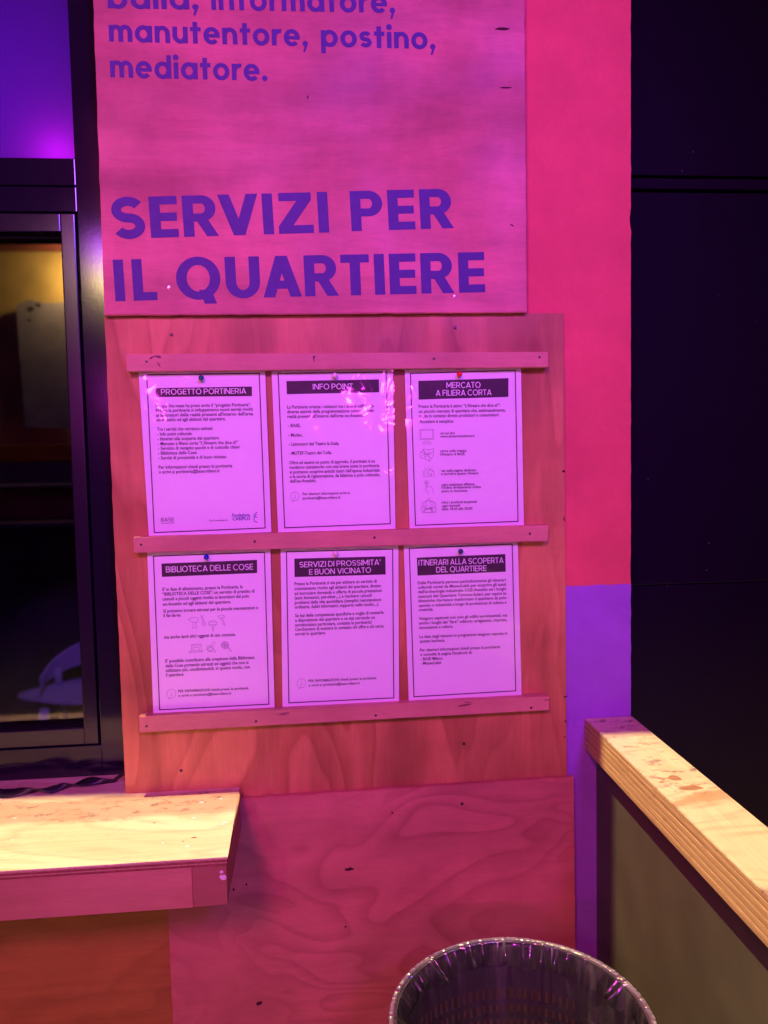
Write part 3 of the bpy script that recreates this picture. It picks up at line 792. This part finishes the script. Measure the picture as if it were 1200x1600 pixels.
# bare board under the counter
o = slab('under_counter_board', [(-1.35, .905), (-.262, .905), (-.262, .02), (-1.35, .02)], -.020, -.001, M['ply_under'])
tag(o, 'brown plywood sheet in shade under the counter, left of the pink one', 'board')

# ============================================================ NOTICES
YP = -.0235
LBL = {
 1: ('notice headed PROGETTO PORTINERIA in the upper row, held by a green pin', 'green round pushpin at the top of the PROGETTO PORTINERIA notice', (.015, .16, .13)),
 2: ('notice headed INFO POINT in the middle of the upper row, with plastic glare', 'white round pushpin at the top of the INFO POINT notice', (.85, .70, .72)),
 3: ('notice headed MERCATO A FILIERA CORTA with a column of line icons', 'red round pushpin at the top of the MERCATO A FILIERA CORTA notice', (.80, .015, .02)),
 4: ('notice headed BIBLIOTECA DELLE COSE with two rows of little tool drawings', 'blue round pushpin at the top of the BIBLIOTECA DELLE COSE notice', (.01, .02, .55)),
 5: ("notice headed SERVIZI DI PROSSIMITA' E BUON VICINATO in the lower row", "pinkish white pushpin at the top of the SERVIZI DI PROSSIMITA' notice", (.85, .66, .72)),
 6: ('notice headed ITINERARI ALLA SCOPERTA DEL QUARTIERE at the lower right', 'dark teal pushpin at the top of the ITINERARI ALLA SCOPERTA notice', (.01, .09, .12)),
}
PINS = {1: (-.1794, 1.6920), 2: (.0464, 1.6938), 3: (.2632, 1.6936), 4: (-.1815, 1.3870), 5: (.0405, 1.3866), 6: (.2610, 1.3831)}


def icon(pen, kind, x0, z1, x1, z0):
    """line drawings in the box x0..x1, z0..z1"""
    W, H = x1 - x0, z1 - z0
    T = lambda u, v: (x0 + u * W, z0 + v * H)
    lw = .00042
    ln = lambda pts, cl=False: pen.line([T(*q) for q in pts], lw, cl)
    ar = lambda cx, cy, rx, ry, a0=0, a1=360: pen.arc(x0 + cx * W, z0 + cy * H, rx * W, ry * H, a0, a1, lw)
    if kind == 'info':
        ar(.5, .55, .48, .45, 235, 235 + 350); ln([(.22, .2), (.18, 0), (.42, .12)])
        ln([(.5, .35), (.5, .66)]); ln([(.42, .35), (.58, .35)]); ln([(.44, .66), (.5, .66)]); ln([(.49, .78), (.51, .80)])
    elif kind == 'monitor':
        ln([(0, .3), (1, .3), (1, 1), (0, 1)], True); ln([(.07, .37), (.93, .37), (.93, .93), (.07, .93)], True)
        ln([(.4, .3), (.4, .12)]); ln([(.6, .3), (.6, .12)]); ln([(.2, 0), (.8, 0), (.75, .12), (.25, .12)], True)
    elif kind == 'map':
        ln([(0, .62), (.28, .98), (.6, .9), (1, 1), (.95, .45), (.68, .0), (.38, .2), (.05, .3)], True)
        ln([(.28, .98), (.38, .2)]); ln([(.6, .9), (.68, 0)]); ln([(.05, .8), (.5, .5), (1, .8)]); ln([(.1, .45), (.4, .6), (.8, .25)]); ln([(.42, .36), (.46, .42), (.42, .44)], True)
        ln([(.2, .9), (.55, .55), (.9, .6)])
    elif kind == 'house':
        ln([(0, 0), (1, .04), (1, .42), (.78, .7), (.25, .7), (0, .42)], True); ln([(0, .42), (.45, .42), (.62, .66), (.98, .42)]); ln([(.5, .42), (.5, .02)])
        ln([(.66, .02), (.66, .28), (.78, .28), (.78, .02)]); ln([(.1, .95), (.16, .88)]); ln([(.5, 1), (.5, .9)]); ln([(.9, .95), (.84, .88)]); ln([(.15, .16), (.2, .22), (.15, .24)], True)
    elif kind == 'hand':
        ar(.25, .85, .22, .15); ar(.25, .85, .10, .07); ln([(.25, .85), (.3, .45), (.4, .6), (.75, .55), (.95, .35), (1, 0)]); ln([(.22, .7), (.12, .3), (.4, .1), (.45, 0)])
    elif kind == 'veg':
        ar(.5, .55, .32, .30); ar(.5, .55, .16, .30); ar(.28, .5, .22, .26, 60, 300); ar(.75, .5, .22, .26, -120, 120); ar(.15, .25, .15, .2); ar(.45, .12, .3, .12); ar(.82, .2, .17, .17)
        ln([(.5, .85), (.48, .98), (.62, 1)]); ln([(.05, 0), (.95, 0), (.95, .06)]); ln([(.3, .2), (.6, .35), (.8, .2)])
    elif kind == 'drill':
        ln([(0, .82), (.18, .82), (.3, .98), (.85, 1), (1, .8), (.8, .55), (.72, .3), (.8, 0), (.42, 0), (.5, .3), (.5, .55), (.3, .62), (.18, .8)]); ln([(.5, .55), (.8, .55)])
    elif kind == 'wrench':
        ln([(.1, 1), (.2, .82), (.42, .8), (.5, .95)]); ln([(.25, .8), (.5, .25)]); ln([(.5, .8), (.75, .3)]); ar(.7, .15, .28, .14)
    elif kind == 'roller':
        ar(.5, .72, .46, .26); ln([(.12, .85), (.85, .85)]); ln([(.12, .6), (.85, .6)]); ln([(.5, .45), (.5, .3)]); ln([(.42, .3), (.58, .3), (.56, 0), (.44, 0)], True)
    elif kind == 'hammer':
        ln([(0, .85), (.15, 1), (.85, 1), (1, .82), (.7, .78), (.15, .72)], True); ln([(.42, .74), (.85, .02)]); ln([(.62, .76), (1, .06), (.85, .02)])
    elif kind == 'sewing':
        ln([(0, 0), (1, 0), (.95, .14), (.05, .14)], True); ln([(.2, .14), (.2, .85), (.3, 1), (.88, 1), (.9, .14)]); ln([(.32, .14), (.32, .6), (.72, .6), (.76, .14)]); ln([(.2, .85), (.9, .85)])
    elif kind == 'plug':
        ln([(.55, .5), (.7, 1)]); ln([(.75, .5), (.95, .95)]); ar(.3, .4, .28, .25); ar(.42, .3, .3, .2); ln([(.2, .2), (.9, .0), (.98, .12), (.5, .55)]); ln([(.1, .3), (.5, .6)])
    elif kind == 'racket':
        ar(.38, .64, .36, .34); ar(.38, .64, .30, .28); ar(.38, .64, .20, .18); ar(.38, .64, .10, .09); ln([(.6, .38), (.98, 0)]); ln([(.68, .44), (1, .06)])
        ln([(.1, .64), (.66, .64)]); ln([(.38, .9), (.38, .36)])
    elif kind == 'cariplo':
        pen.line([T(.95, 1), T(.45, .82), T(.1, .62), T(.5, .55), T(.95, .42)], .0011); pen.line([T(.9, .75), T(.5, .70)], .0009)
        pen.arc(x0 + .75 * W, z0 + .28 * H, .62 * W, .30 * H, 110, 290, .0012, 10)
    elif kind == 'base':
        pen.line([T(0, 0), T(1, 0)], .0007)


def sheet(name, q, y, mat, parent, amp, nx=14, ny=18, seed=0, grow=0.0):
    """thin sheet with slight curl, corners q = TL,TR,BR,BL in metres"""
    bm = bmesh.new(); g = []
    for j in range(ny + 1):
        row = []
        for i in range(nx + 1):
            u, v = i / nx, j / ny
            tx = q[0][0] * (1 - u) + q[1][0] * u; tz = q[0][1] * (1 - u) + q[1][1] * u
            bx = q[3][0] * (1 - u) + q[2][0] * u; bz = q[3][1] * (1 - u) + q[2][1] * u
            x, z = tx * (1 - v) + bx * v, tz * (1 - v) + bz * v
            x += (u - .5) * 2 * grow; z += (.5 - v) * 2 * grow
            d = amp * noise.noise(Vector((u * 2.6 + seed * 3, v * 3.2, seed)))
            row.append(bm.verts.new((x, y - abs(d), z)))
        g.append(row)
    for j in range(ny):
        for i in range(nx): bm.faces.new((g[j][i], g[j + 1][i], g[j + 1][i + 1], g[j][i + 1]))
    return bm_obj(name, bm, mat, parent, True)


for k, d in PAPERS.items():
    lb, plb, pc_ = LBL[k]
    q = [(a / 1000, b / 1000) for a, b in d['q']]
    q[0] = (q[0][0], q[0][1] + .012); q[1] = (q[1][0], q[1][1] + .012)      # tucked up under its batten
    t = thing('notice', lb, 'notice', (0, 0, 0), 'printed notices on the board')
    # paper with real thickness
    pts = [q[0], q[1], q[2], q[3]]
    slab('paper', pts, YP, YP + .0004, M['paper'], t)
    yb = YP - .0003
    pen = Pen(yb); pen.line([(a / 1000, b / 1000) for a, b in d['b']], .0017, True); pen.build('border', M['ink'], t)
    pen = Pen(yb); pen.poly([(a / 1000, b / 1000) for a, b in d['bar']]); pen.build('title_bar', M['bar_ink'], t)
    pen = Pen(yb - .0003)
    for tx, x, z, wd, hh in d['t']:
        x, z, wd, hh = x / 1000, z / 1000, wd / 1000, hh / 1000
        words = tx.split(' '); tot = 0; meas = []
        for w_ in words:
            ww = sum(G(c_, .15, .13)[1] + .11 for c_ in w_) - .11; meas.append(ww); tot += ww
        tot += .42 * (len(words) - 1); sc_ = wd / tot; cx_ = x
        for w_, ww in zip(words, meas):
            draw_word(pen, w_, cx_, z, cx_ + ww * sc_, z, hh, .15, .13, .11); cx_ += (ww + .42) * sc_
    pen.build('title', M['paper'], t)['kind'] = 'stuff'
    small = .0062 if k != 3 else .0060
    ls = []; blue = []
    for i, (tx, x, z, wd) in enumerate(d['l']):
        s_ = .0079
        if k == 3 and i >= 4: s_ = .0064
        if 'PER INF' in tx or (k in (2, 4, 5) and i >= len(d['l']) - 2): s_ = .0064
        if k == 6: s_ = .0075
        if tx.startswith('Con il contr'): s_ = .0038
        row = (tx, x / 1000, z / 1000, wd / 1000, s_)
        (blue if tx in ('Fondazione', 'CARIPLO') else ls).append(row)
    type_lines('body_text', ls, yb, M['ink'], t, .0073)['kind'] = 'stuff'
    if blue: type_lines('logo_text', blue, yb, M['ink_blue'], t, .0073, .02)
    if k == 1:
        pen = Pen(yb); draw_word(pen, 'BASE', -.2568, 1.4495, -.2347, 1.4495, .0066, .13, .11, .12); pen.build('logo_text', M['ink'], t)
    for kind, (a, b, c_, e_) in d['ic'].items():
        pen = Pen(yb); icon(pen, kind, a / 1000, b / 1000, c_ / 1000, e_ / 1000)
        o = pen.build('logo' if kind in ('cariplo', 'base') else 'icon', M['ink_blue'] if kind == 'cariplo' else (M['ink'] if kind == 'base' else M['ink_soft']), t)
        o['kind'] = 'stuff'
    sq = list(q)
    sheet('plastic_sleeve', sq, YP - .0016, M['sleeve'], t, .0030, 16, 20, k, .0015)
    # pushpin: ball head on a short neck
    px, pz = PINS[k]
    tp = thing('pushpin', plb, 'pushpin', (px, YP - .003, pz), 'pushpins holding the notices')
    bm = bmesh.new(); bmesh.ops.create_uvsphere(bm, u_segments=20, v_segments=12, radius=.0047)
    for v in bm.verts: v.co.y -= .0058
    bm_obj('pin_head', bm, plain('pin_plastic', pc_, .22, .6, .03), tp, True)
    bm = bmesh.new(); bmesh.ops.create_cone(bm, cap_ends=True, segments=10, radius1=.0014, radius2=.0014, depth=.006)
    bmesh.ops.rotate(bm, verts=bm.verts, cent=(0, 0, 0), matrix=Matrix.Rotation(math.pi / 2, 3, 'X'))
    bm_obj('pin_neck', bm, M['screw_bright'], tp)

# ============================================================ COUNTER
t = thing('counter', 'plywood counter shelf with bright worn top sticking out under the window', 'counter')
XR = -.1390; ZT = .9737; YF = -.2700
top = slab('counter_top', [(0, 0), (1, 0), (1, 1)], 0, 1, M['shelf_top'], t) if False else None
bm = bmesh.new()
# L-shaped top: deep part under the window, front part before the boards
pts = [(-1.35, .072), (-.3262, .072), (-.3262, -.0186), (XR - .0005, -.0186), (XR + .004, YF), (-1.35, YF + .0035)]
z0_, z1_ = ZT - .0026, ZT
va = [bm.verts.new((x, y, z1_)) for x, y in pts]; vb = [bm.verts.new((x, y, z0_)) for x, y in pts]
bm.faces.new(va[::-1]); bm.faces.new(vb)
for i in range(6):
    j = (i + 1) % 6; bm.faces.new((va[i], va[j], vb[j], vb[i]))
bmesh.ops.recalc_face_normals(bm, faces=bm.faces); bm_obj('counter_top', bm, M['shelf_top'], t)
for i in range(4):
    zt = ZT - .0026 - i * .0026
    ins = .0009 if i % 2 == 0 else .0001
    box('ply_layer', -1.35, XR + .003 - ins, YF + ins + .0012, -.0310, zt - .0026, zt, M['ply_edge_dark'] if i % 2 == 0 else M['rim_paint'], t)
zf = ZT - .0130
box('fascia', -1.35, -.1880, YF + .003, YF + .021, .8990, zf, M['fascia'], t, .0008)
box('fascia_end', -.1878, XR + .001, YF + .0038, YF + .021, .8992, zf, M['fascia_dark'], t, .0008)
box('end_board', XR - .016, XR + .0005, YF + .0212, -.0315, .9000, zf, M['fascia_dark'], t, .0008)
box('support_batten', -1.35, -.28, -.05, -.0215, .905, zf, M['fascia_dark'], t)
for i, (x, z, r_) in enumerate(((-.1452, .9495, .0028), (-.1430, .9410, .0046), (-.1458, .9425, .0030))):
    blob('paint_drop', x, z, YF + .0037, r_, r_ * .85, M['paint_drop'], t, 0, i, .3, .0008)
# small chips of paint and grit on the top
random.seed(3)
for i in range(11):
    x = random.uniform(-.30, -.15); y = random.uniform(-.24, -.06); s_ = random.uniform(.0012, .0030)
    bm = bmesh.new(); c0 = bm.verts.new((x, y, ZT + .0008)); vs = []
    for a in range(7):
        q_ = s_ * random.uniform(.6, 1.2); vs.append(bm.verts.new((x + q_ * 1.6 * math.cos(a * .9), y + q_ * math.sin(a * .9), ZT + .0001)))
    for a in range(7): bm.faces.new((vs[a], vs[(a + 1) % 7], c0))
    bm_obj('paint_fleck', bm, M['paint_drop'] if i % 3 else M['scuff'], t)

# ribbon: black strap twisting along the sill
bm = bmesh.new(); N = 150; prev = None
random.seed(5)
for i in range(N + 1):
    f = i / N; x = -.70 + f * .355
    y = -.004 + .010 * math.sin(f * 9.0) + .026 * f 
    z = ZT + .003 + .005 * abs(math.sin(f * 13 + .6)) + (.012 * max(0, math.sin((f - .93) * 22)) if f > .93 else 0)
    tw = f * 11.0 + 1.3 * math.sin(f * 9)
    w_ = .0135
    dy, dz = math.cos(tw) * w_, math.sin(tw) * w_ * .40
    zc = max(z, ZT + .001 + abs(dz))
    a = bm.verts.new((x, y - dy, zc - dz)); b = bm.verts.new((x, y + dy, zc + dz)); c_ = bm.verts.new((x + .002, y, zc + .0025 * math.cos(tw)))
    if prev: bm.faces.new((prev[0], a, c_, prev[2])); bm.faces.new((prev[2], c_, b, prev[1]))
    prev = (a, b, c_)
o = bm_obj('strap', bm, M['ribbon'], None, True)
md = o.modifiers.new('thick', 'SOLIDIFY'); md.thickness = .0012
tag(o, 'black twisted strap lying along the back of the counter below the window', 'strap')

# ============================================================ WINDOW
t = thing('window', 'dark framed window left of the boards with frosted violet pane above', 'window', (0, 0, 0))
YW = .070
ZB = ZT + .0005
box('frame_post', -.3985, -.3265, YW, YW + .07, ZB, 3.05, M['frame'], t, .0015)
box('frame_post', -1.349, -1.28, YW, YW + .07, ZB, 3.05, M['frame'], t, .0015)
box('frame_rail', -1.28, -.3985, YW + .001, YW + .07, ZB, 1.032, M['frame'], t, .0015)
box('frame_rail', -1.28, -.3985, YW + .001, YW + .07, 2.0415, 2.0885, M['frame'], t, .0015)
box('frame_rail', -1.28, -.3985, YW + .001, YW + .07, 1.9960, 2.0395, M['frame'], t, .0015)
box('frame_rail', -1.28, -.3985, YW + .001, YW + .07, 2.99, 3.05, M['frame'], t, .0015)
# sash
sash = box('sash', -.4270, -.4020, YW - .004, YW + .05, 1.0355, 1.9925, M['frame_inner'], t, .002)
box('sash_rail', -1.28, -.4270, YW - .0035, YW + .05, 1.9600, 1.9925, M['frame_inner'], sash, .002)
box('sash_rail', -1.28, -.4270, YW - .0035, YW + .05, 1.0355, 1.0670, M['frame_inner'], sash, .002)
box('gasket', -.4315, -.4270, YW + .012, YW + .045, 1.067, 1.960, M['gasket'], sash)
box('gasket', -1.28, -.4315, YW + .012, YW + .045, 1.9530, 1.960, M['gasket'], sash)
box('gasket', -1.28, -.4315, YW + .012, YW + .045, 1.067, 1.0705, M['gasket'], sash)
box('glass_pane', -1.28, -.4316, YW + .028, YW + .032, 1.0706, 1.9529, M['glass'], sash)
box('transom_pane', -1.28, -.3990, YW + .030, YW + .034, 2.0890, 2.99, M['frosted'], t)

# ============================================================ ADDED ROOM BEHIND THE GLASS, STANDING IN FOR ITS REFLECTIONS
bm = bmesh.new()
add_box(bm, -3.2, -.28, .14, 3.4, .001, .02)
struct(bm_obj('indoor_floor', bm, M['room_floor']))
struct(box('indoor_back_wall', -3.2, -.28, 3.2, 3.3, .02, 3.0, M['room_wall']))
struct(box('indoor_side_wall', -.29, -.28, .31, 3.2, .02, 3.0, M['room_dark']))
struct(box('indoor_ceiling', -3.2, -.28, .31, 3.2, 3.0, 3.05, M['room_dark']))
o = box('ceiling_beam', -3.2, -.3, 3.05, 3.19, 2.715, 2.99, M['room_red']); tag(o, 'dark red beam added behind the glass in place of a reflected band', 'beam')
t = thing('indoor_shelf', 'orange and violet shelf unit with a pale edge, standing in for reflections in the glass', 'shelf')
box('shelf_board', -3.0, -.32, 3.10, 3.19, 1.575, 1.665, M['room_orange'], t, .004)
box('shelf_back', -3.0, -.32, 3.14, 3.19, 1.452, 1.570, M['room_violet'], t)
box('ledge', -3.0, -.32, 2.98, 3.19, 1.436, 1.450, M['room_pale'], t, .003)
t = thing('indoor_cabinet', 'low black cabinet below the shelf, standing in for dark reflections in the glass', 'cabinet')
box('cabinet_body', -3.0, -.32, 2.85, 3.19, .021, 1.235, M['room_dark'], t, .004)
box('cabinet_top', -3.02, -.315, 2.83, 3.19, 1.236, 1.256, M['room_violet'], t, .004)
for i in range(5): box('cabinet_door', -2.98 + i * .52, -2.48 + i * .52, 2.836, 2.848, .10, 1.20, M['room_dark'], t, .003)
t = thing('hanging_sheet', 'pale grey sheet on the yellow wall, standing in for a reflection in the glass', 'sheet')
slab('sheet', [(-1.565, 2.42), (-1.50, 2.45), (-1.40, 2.43), (-1.30, 2.44), (-1.31, 1.75), (-1.55, 1.76)], 3.15, 3.16, M['room_pale'], t, 0, .01)
for i, (x, z, r_) in enumerate(((-1.49, 2.40, .02), (-1.45, 2.42, .015), (-1.50, 2.34, .012))): blob('torn_mark', x, z, 3.15, r_, r_ * .7, M['room_dark'], t, 0, i, .9, .002)
# moulded shell chair
t = thing('shell_chair', 'pale violet moulded chair behind the glass, standing in for a reflected one', 'chair', (-1.10, 2.56, .02))
bm = bmesh.new(); rows = []
for j in range(9):
    v = j / 8 - .5; row = []
    for i in range(33):
        a = math.pi * (-.12 + 1.24 * i / 32); s_ = max(0.0, math.sin(a))
        wd = .05 + .075 * s_; zc = .485 + .085 * s_ ** 1.2
        row.append(bm.verts.new((-.225 * math.cos(a), .20 * math.sin(a) + .02, zc + v * wd)))
    rows.append(row)
for j in range(8):
    for i in range(32): bm.faces.new((rows[j][i], rows[j][i + 1], rows[j + 1][i + 1], rows[j + 1][i]))
sh_ = bm_obj('backrest', bm, M['chair'], t, True); sh_.modifiers.new('thick', 'SOLIDIFY').thickness = .012
bm = bmesh.new(); rows = []
for j in range(11):
    row = []
    for i in range(40):
        a = 2 * math.pi * i / 40; r_ = .235 * j / 10
        ex = 1 + .45 * max(0, math.cos(a - math.pi * 1.08)) ** 6      # the seat runs out to a point at the front
        row.append(bm.verts.new((r_ * math.cos(a) * ex, r_ * math.sin(a), .392 + .03 * (j / 10) ** 2)))
    rows.append(row)
for j in range(10):
    for i in range(40): bm.faces.new((rows[j][i], rows[j][(i + 1) % 40], rows[j + 1][(i + 1) % 40], rows[j + 1][i]))
bmesh.ops.remove_doubles(bm, verts=bm.verts, dist=1e-5)
sh_ = bm_obj('seat', bm, M['chair'], t, True); sh_.modifiers.new('thick', 'SOLIDIFY').thickness = .014
for a in (.5, 2.64):
    bm = bmesh.new(); bmesh.ops.create_cone(bm, cap_ends=True, segments=10, radius1=.02, radius2=.016, depth=.11)
    bmesh.ops.translate(bm, verts=bm.verts, vec=(-.215 * math.cos(a), .20 * math.sin(a) + .02, .46)); bm_obj('back_support', bm, M['chair'], t, True)
for sx_, sy_ in ((-1, -1), (1, -1), (-1, 1), (1, 1)):
    bm = bmesh.new(); bmesh.ops.create_cone(bm, cap_ends=True, segments=12, radius1=.013, radius2=.024, depth=.39)
    bmesh.ops.translate(bm, verts=bm.verts, vec=(sx_ * .17, sy_ * .16, .196))
    for v in bm.verts:
        if v.co.z < .1: v.co.x += sx_ * .05; v.co.y += sy_ * .04
    bm_obj('leg', bm, M['chair'], t, True)

# ============================================================ DARK DOOR AT THE RIGHT
t = thing('dark_door', 'black glossy panelled door in the recess right of the painted wall', 'door')
YD = .25
box('panel', .5865, 2.60, YD, YD + .05, 2.1335, 3.4, M['door'], t, .003)
box('rail', .5865, 2.60, YD - .004, YD + .05, 2.1045, 2.1265, M['door'], t, .002)
box('panel', .5865, 2.60, YD, YD + .05, 1.2625, 2.0985, M['door'], t, .002)
box('panel', .5865, 2.60, YD, YD + .05, .02, 1.2605, M['door'], t, .002)
box('backing', .5865, 2.60, YD + .055, YD + .07, .0, 3.4, M['seam'], t)

# ============================================================ RAILING
t = thing('railing', 'low partition with worn plywood cap running from the wall towards the viewer', 'railing')
RX0, RX1, RZ = .4962, .5863, 1.0600
RY1 = -2.3
sk = .0107   # the cap drifts a hair to the left as it comes forward


def railbox(name, x0, x1, z0, z1, mat, y0=-.0015, bevel=0.0):
    bm = bmesh.new(); vs, _ = add_box(bm, x0, x1, RY1, y0, z0, z1)
    for v in vs:
        if v.co.y < -1: v.co.x -= sk * 2.3
    if bevel: bmesh.ops.bevel(bm, geom=bm.edges[:], offset=bevel, segments=2, affect='EDGES')
    return bm_obj(name, bm, mat, t)


railbox('cap_top', RX0 + .0002, RX1, RZ - .004, RZ, M['rail_top'], -.0015, .0008)
nl = 11; zc = RZ - .004; lh = .0555 / nl
for i in range(nl):
    ins = (.0003, .0, .0007, .0002, .0005, .0001, .0006, .0002, .0004, .0, .0005)[i]
    ly = railbox('ply_layer', RX0 + ins, RX1 - ins, zc - (i + 1) * lh + .0004, zc - i * lh, M['ply_edge_light'] if i % 2 else M['ply_edge_dark'])
railbox('side_panel', .5175, .5680, .05, 1.0005, M['rail_panel'], -.0016)
railbox('skirting', .5150, .5700, .0005, .0495, M['room_dark'], -.0016)
# stains on the cap
for i, (x, y, a, b) in enumerate(((.5350, -.288, .0105, .0090), (.5420, -.326, .018, .0075), (.5080, -.300, .004, .003))):
    bm = bmesh.new(); c0 = bm.verts.new((x, y, RZ + .0003)); vs = []
    for q_ in range(18):
        an = 2 * math.pi * q_ / 18; g_ = 1 + .4 * noise.noise(Vector((math.cos(an) * 1.5 + i, math.sin(an) * 1.5, i)))
        vs.append(bm.verts.new((x + a * g_ * math.cos(an), y + b * g_ * math.sin(an), RZ + .00015)))
    for q_ in range(18): bm.faces.new((vs[q_], vs[(q_ + 1) % 18], c0))
    bm_obj('stain', bm, plain('cap_stain', (.36, .21, .11), .5, .3, .2, 80), t)

# ============================================================ WASTE BIN
BX, BY, BZ, BR = .262, -.415, .800, .1765
t = thing('waste_bin', 'round grey waste bin lined with a clear plastic bag', 'bin', (BX, BY, 0))
RB = .125


def ring(r_in, r_out, z0, z1, name, mat, seg=96):
    bm = bmesh.new(); L_ = []
    for r_, z in ((r_in, z0), (r_out, z0), (r_out, z1), (r_in, z1)):
        L_.append([bm.verts.new((r_ * math.cos(2 * math.pi * i / seg), r_ * math.sin(2 * math.pi * i / seg), z)) for i in range(seg)])
    for a in range(4):
        A, B = L_[a], L_[(a + 1) % 4]
        for i in range(seg):
            j = (i + 1) % seg; bm.faces.new((A[i], A[j], B[j], B[i]))
    return bm_obj(name, bm, mat, t, True)


# solid upper wall, lattice lower wall, rolled rim
def cone_wall(name, za, zb, th, mat, seg=96):
    ra = RB + (BR - .006 - RB) * za / BZ; rb = RB + (BR - .006 - RB) * zb / BZ
    bm = bmesh.new(); L_ = []
    for r_, z in ((ra, za), (rb, zb), (rb - th, zb), (ra - th, za)):
        L_.append([bm.verts.new((r_ * math.cos(2 * math.pi * i / seg), r_ * math.sin(2 * math.pi * i / seg), z)) for i in range(seg)])
    for a in range(4):
        A, B = L_[a], L_[(a + 1) % 4]
        for i in range(seg):
            j = (i + 1) % seg; bm.faces.new((A[i], A[j], B[j], B[i]))
    bmesh.ops.recalc_face_normals(bm, faces=bm.faces)
    return bm_obj(name, bm, mat, t)


cone_wall('upper_wall', .728, .798, .003, M['bin'])
cone_wall('lower_wall', .02, .12, .003, M['bin'])
# lattice: slats and hoops between, one part
bm = bmesh.new(); NS = 96
for i in range(NS):
    a0 = 2 * math.pi * (i - .30) / NS; a1 = 2 * math.pi * (i + .30) / NS
    vs = []
    for z in (.12, .7279):
        r_ = RB + (BR - .006 - RB) * z / BZ
        for rr, a in ((r_, a0), (r_, a1), (r_ - .003, a1), (r_ - .003, a0)): vs.append(bm.verts.new((rr * math.cos(a), rr * math.sin(a), z)))
    for q_ in ((0, 1, 5, 4), (1, 2, 6, 5), (2, 3, 7, 6), (3, 0, 4, 7)): bm.faces.new([vs[x] for x in q_])
bm_obj('slats', bm, M['bin'], t)
zz = .165
while zz < .71: cone_wall('hoop', zz, zz + .007, .0042, M['bin'], 64); zz += .0215
bm = bmesh.new(); bmesh.ops.create_cone(bm, cap_ends=True, segments=64, radius1=RB - .002, radius2=RB - .002, depth=.008)
bmesh.ops.translate(bm, verts=bm.verts, vec=(0, 0, .012)); bm_obj('base', bm, M['bin'], t)
# rolled rim
bm = bmesh.new(); NSG, NT_ = 120, 12; rr = []
for i in range(NSG):
    a = 2 * math.pi * i / NSG; cr = BR - .002
    rr.append([bm.verts.new(((cr + .0040 * math.cos(2 * math.pi * j / NT_)) * math.cos(a), (cr + .0040 * math.cos(2 * math.pi * j / NT_)) * math.sin(a), BZ + .0045 * math.sin(2 * math.pi * j / NT_) - .003)) for j in range(NT_)])
for i in range(NSG):
    for j in range(NT_): bm.faces.new((rr[i][j], rr[(i + 1) % NSG][j], rr[(i + 1) % NSG][(j + 1) % NT_], rr[i][(j + 1) % NT_]))
bm_obj('rim', bm, M['bin_rim'], t, True)
# liner: short skirt outside, over the rim, then down inside in long soft folds
def liner(name, prof, mat, seed, pleat):
    bm = bmesh.new(); rows = []; NA = 720; random.seed(11)
    for kk, (dr, dz) in enumerate(prof):
        row = []
        for i in range(NA):
            a = 2 * math.pi * i / NA; ca, sa = math.cos(a), math.sin(a)
            ins = max(0.0, -dz)
            f1 = noise.noise(Vector((ca * 3.1 + seed, sa * 3.1, kk * .05)))
            f2 = noise.noise(Vector((ca * 8 + seed, sa * 8, kk * .10 + 5)))
            f3 = noise.noise(Vector((ca * 34 + seed, sa * 34, 2.0)))
            f4 = noise.noise(Vector((ca * 75 + seed, sa * 75, kk * .4)))
            r_ = BR - .002 + dr
            if dr < -.004:
                amp = min(1, ins * 9)
                r_ -= abs(f1) * .030 * amp + abs(f2) * .013 * min(1, ins * 18)
                r_ -= pleat * max(0, f3 - .02) * .060 * (.25 + 1.5 * abs(f2)) * max(0, 1 - abs(ins - .016) / .020)
                r_ -= pleat * f4 * .0006
            else:
                r_ += abs(f3) * .0010 + abs(f4) * .0004
            z = BZ - .003 + dz + pleat * (f4 * .0006 + max(0, f3) * .0015) * (1 if abs(dz) < .03 else 0)
            row.append(bm.verts.new((r_ * ca, r_ * sa, z)))
        rows.append(row)
    for kk in range(len(prof) - 1):
        for i in range(NA):
            j = (i + 1) % NA; bm.faces.new((rows[kk][i], rows[kk][j], rows[kk + 1][j], rows[kk + 1][i]))
    return bm_obj(name, bm, mat, t, True)


liner('liner_edge', [(.0070, -.016), (.0064, -.007), (.0032, .0036), (-.0006, .0046), (-.0045, .0034), (-.0066, -.001), (-.0074, -.006), (-.0078, -.012), (-.0080, -.018), (-.0082, -.025), (-.0085, -.034)], M['liner_rim'], 0, 1)
liner('bin_liner', [(-.0092, -.0345), (-.0105, -.05), (-.0130, -.08), (-.016, -.13), (-.020, -.19), (-.026, -.27), (-.034, -.36), (-.045, -.46), (-.056, -.56), (-.062, -.64), (-.10, -.70), (-.17, -.715)], M['liner'], 0, 0)
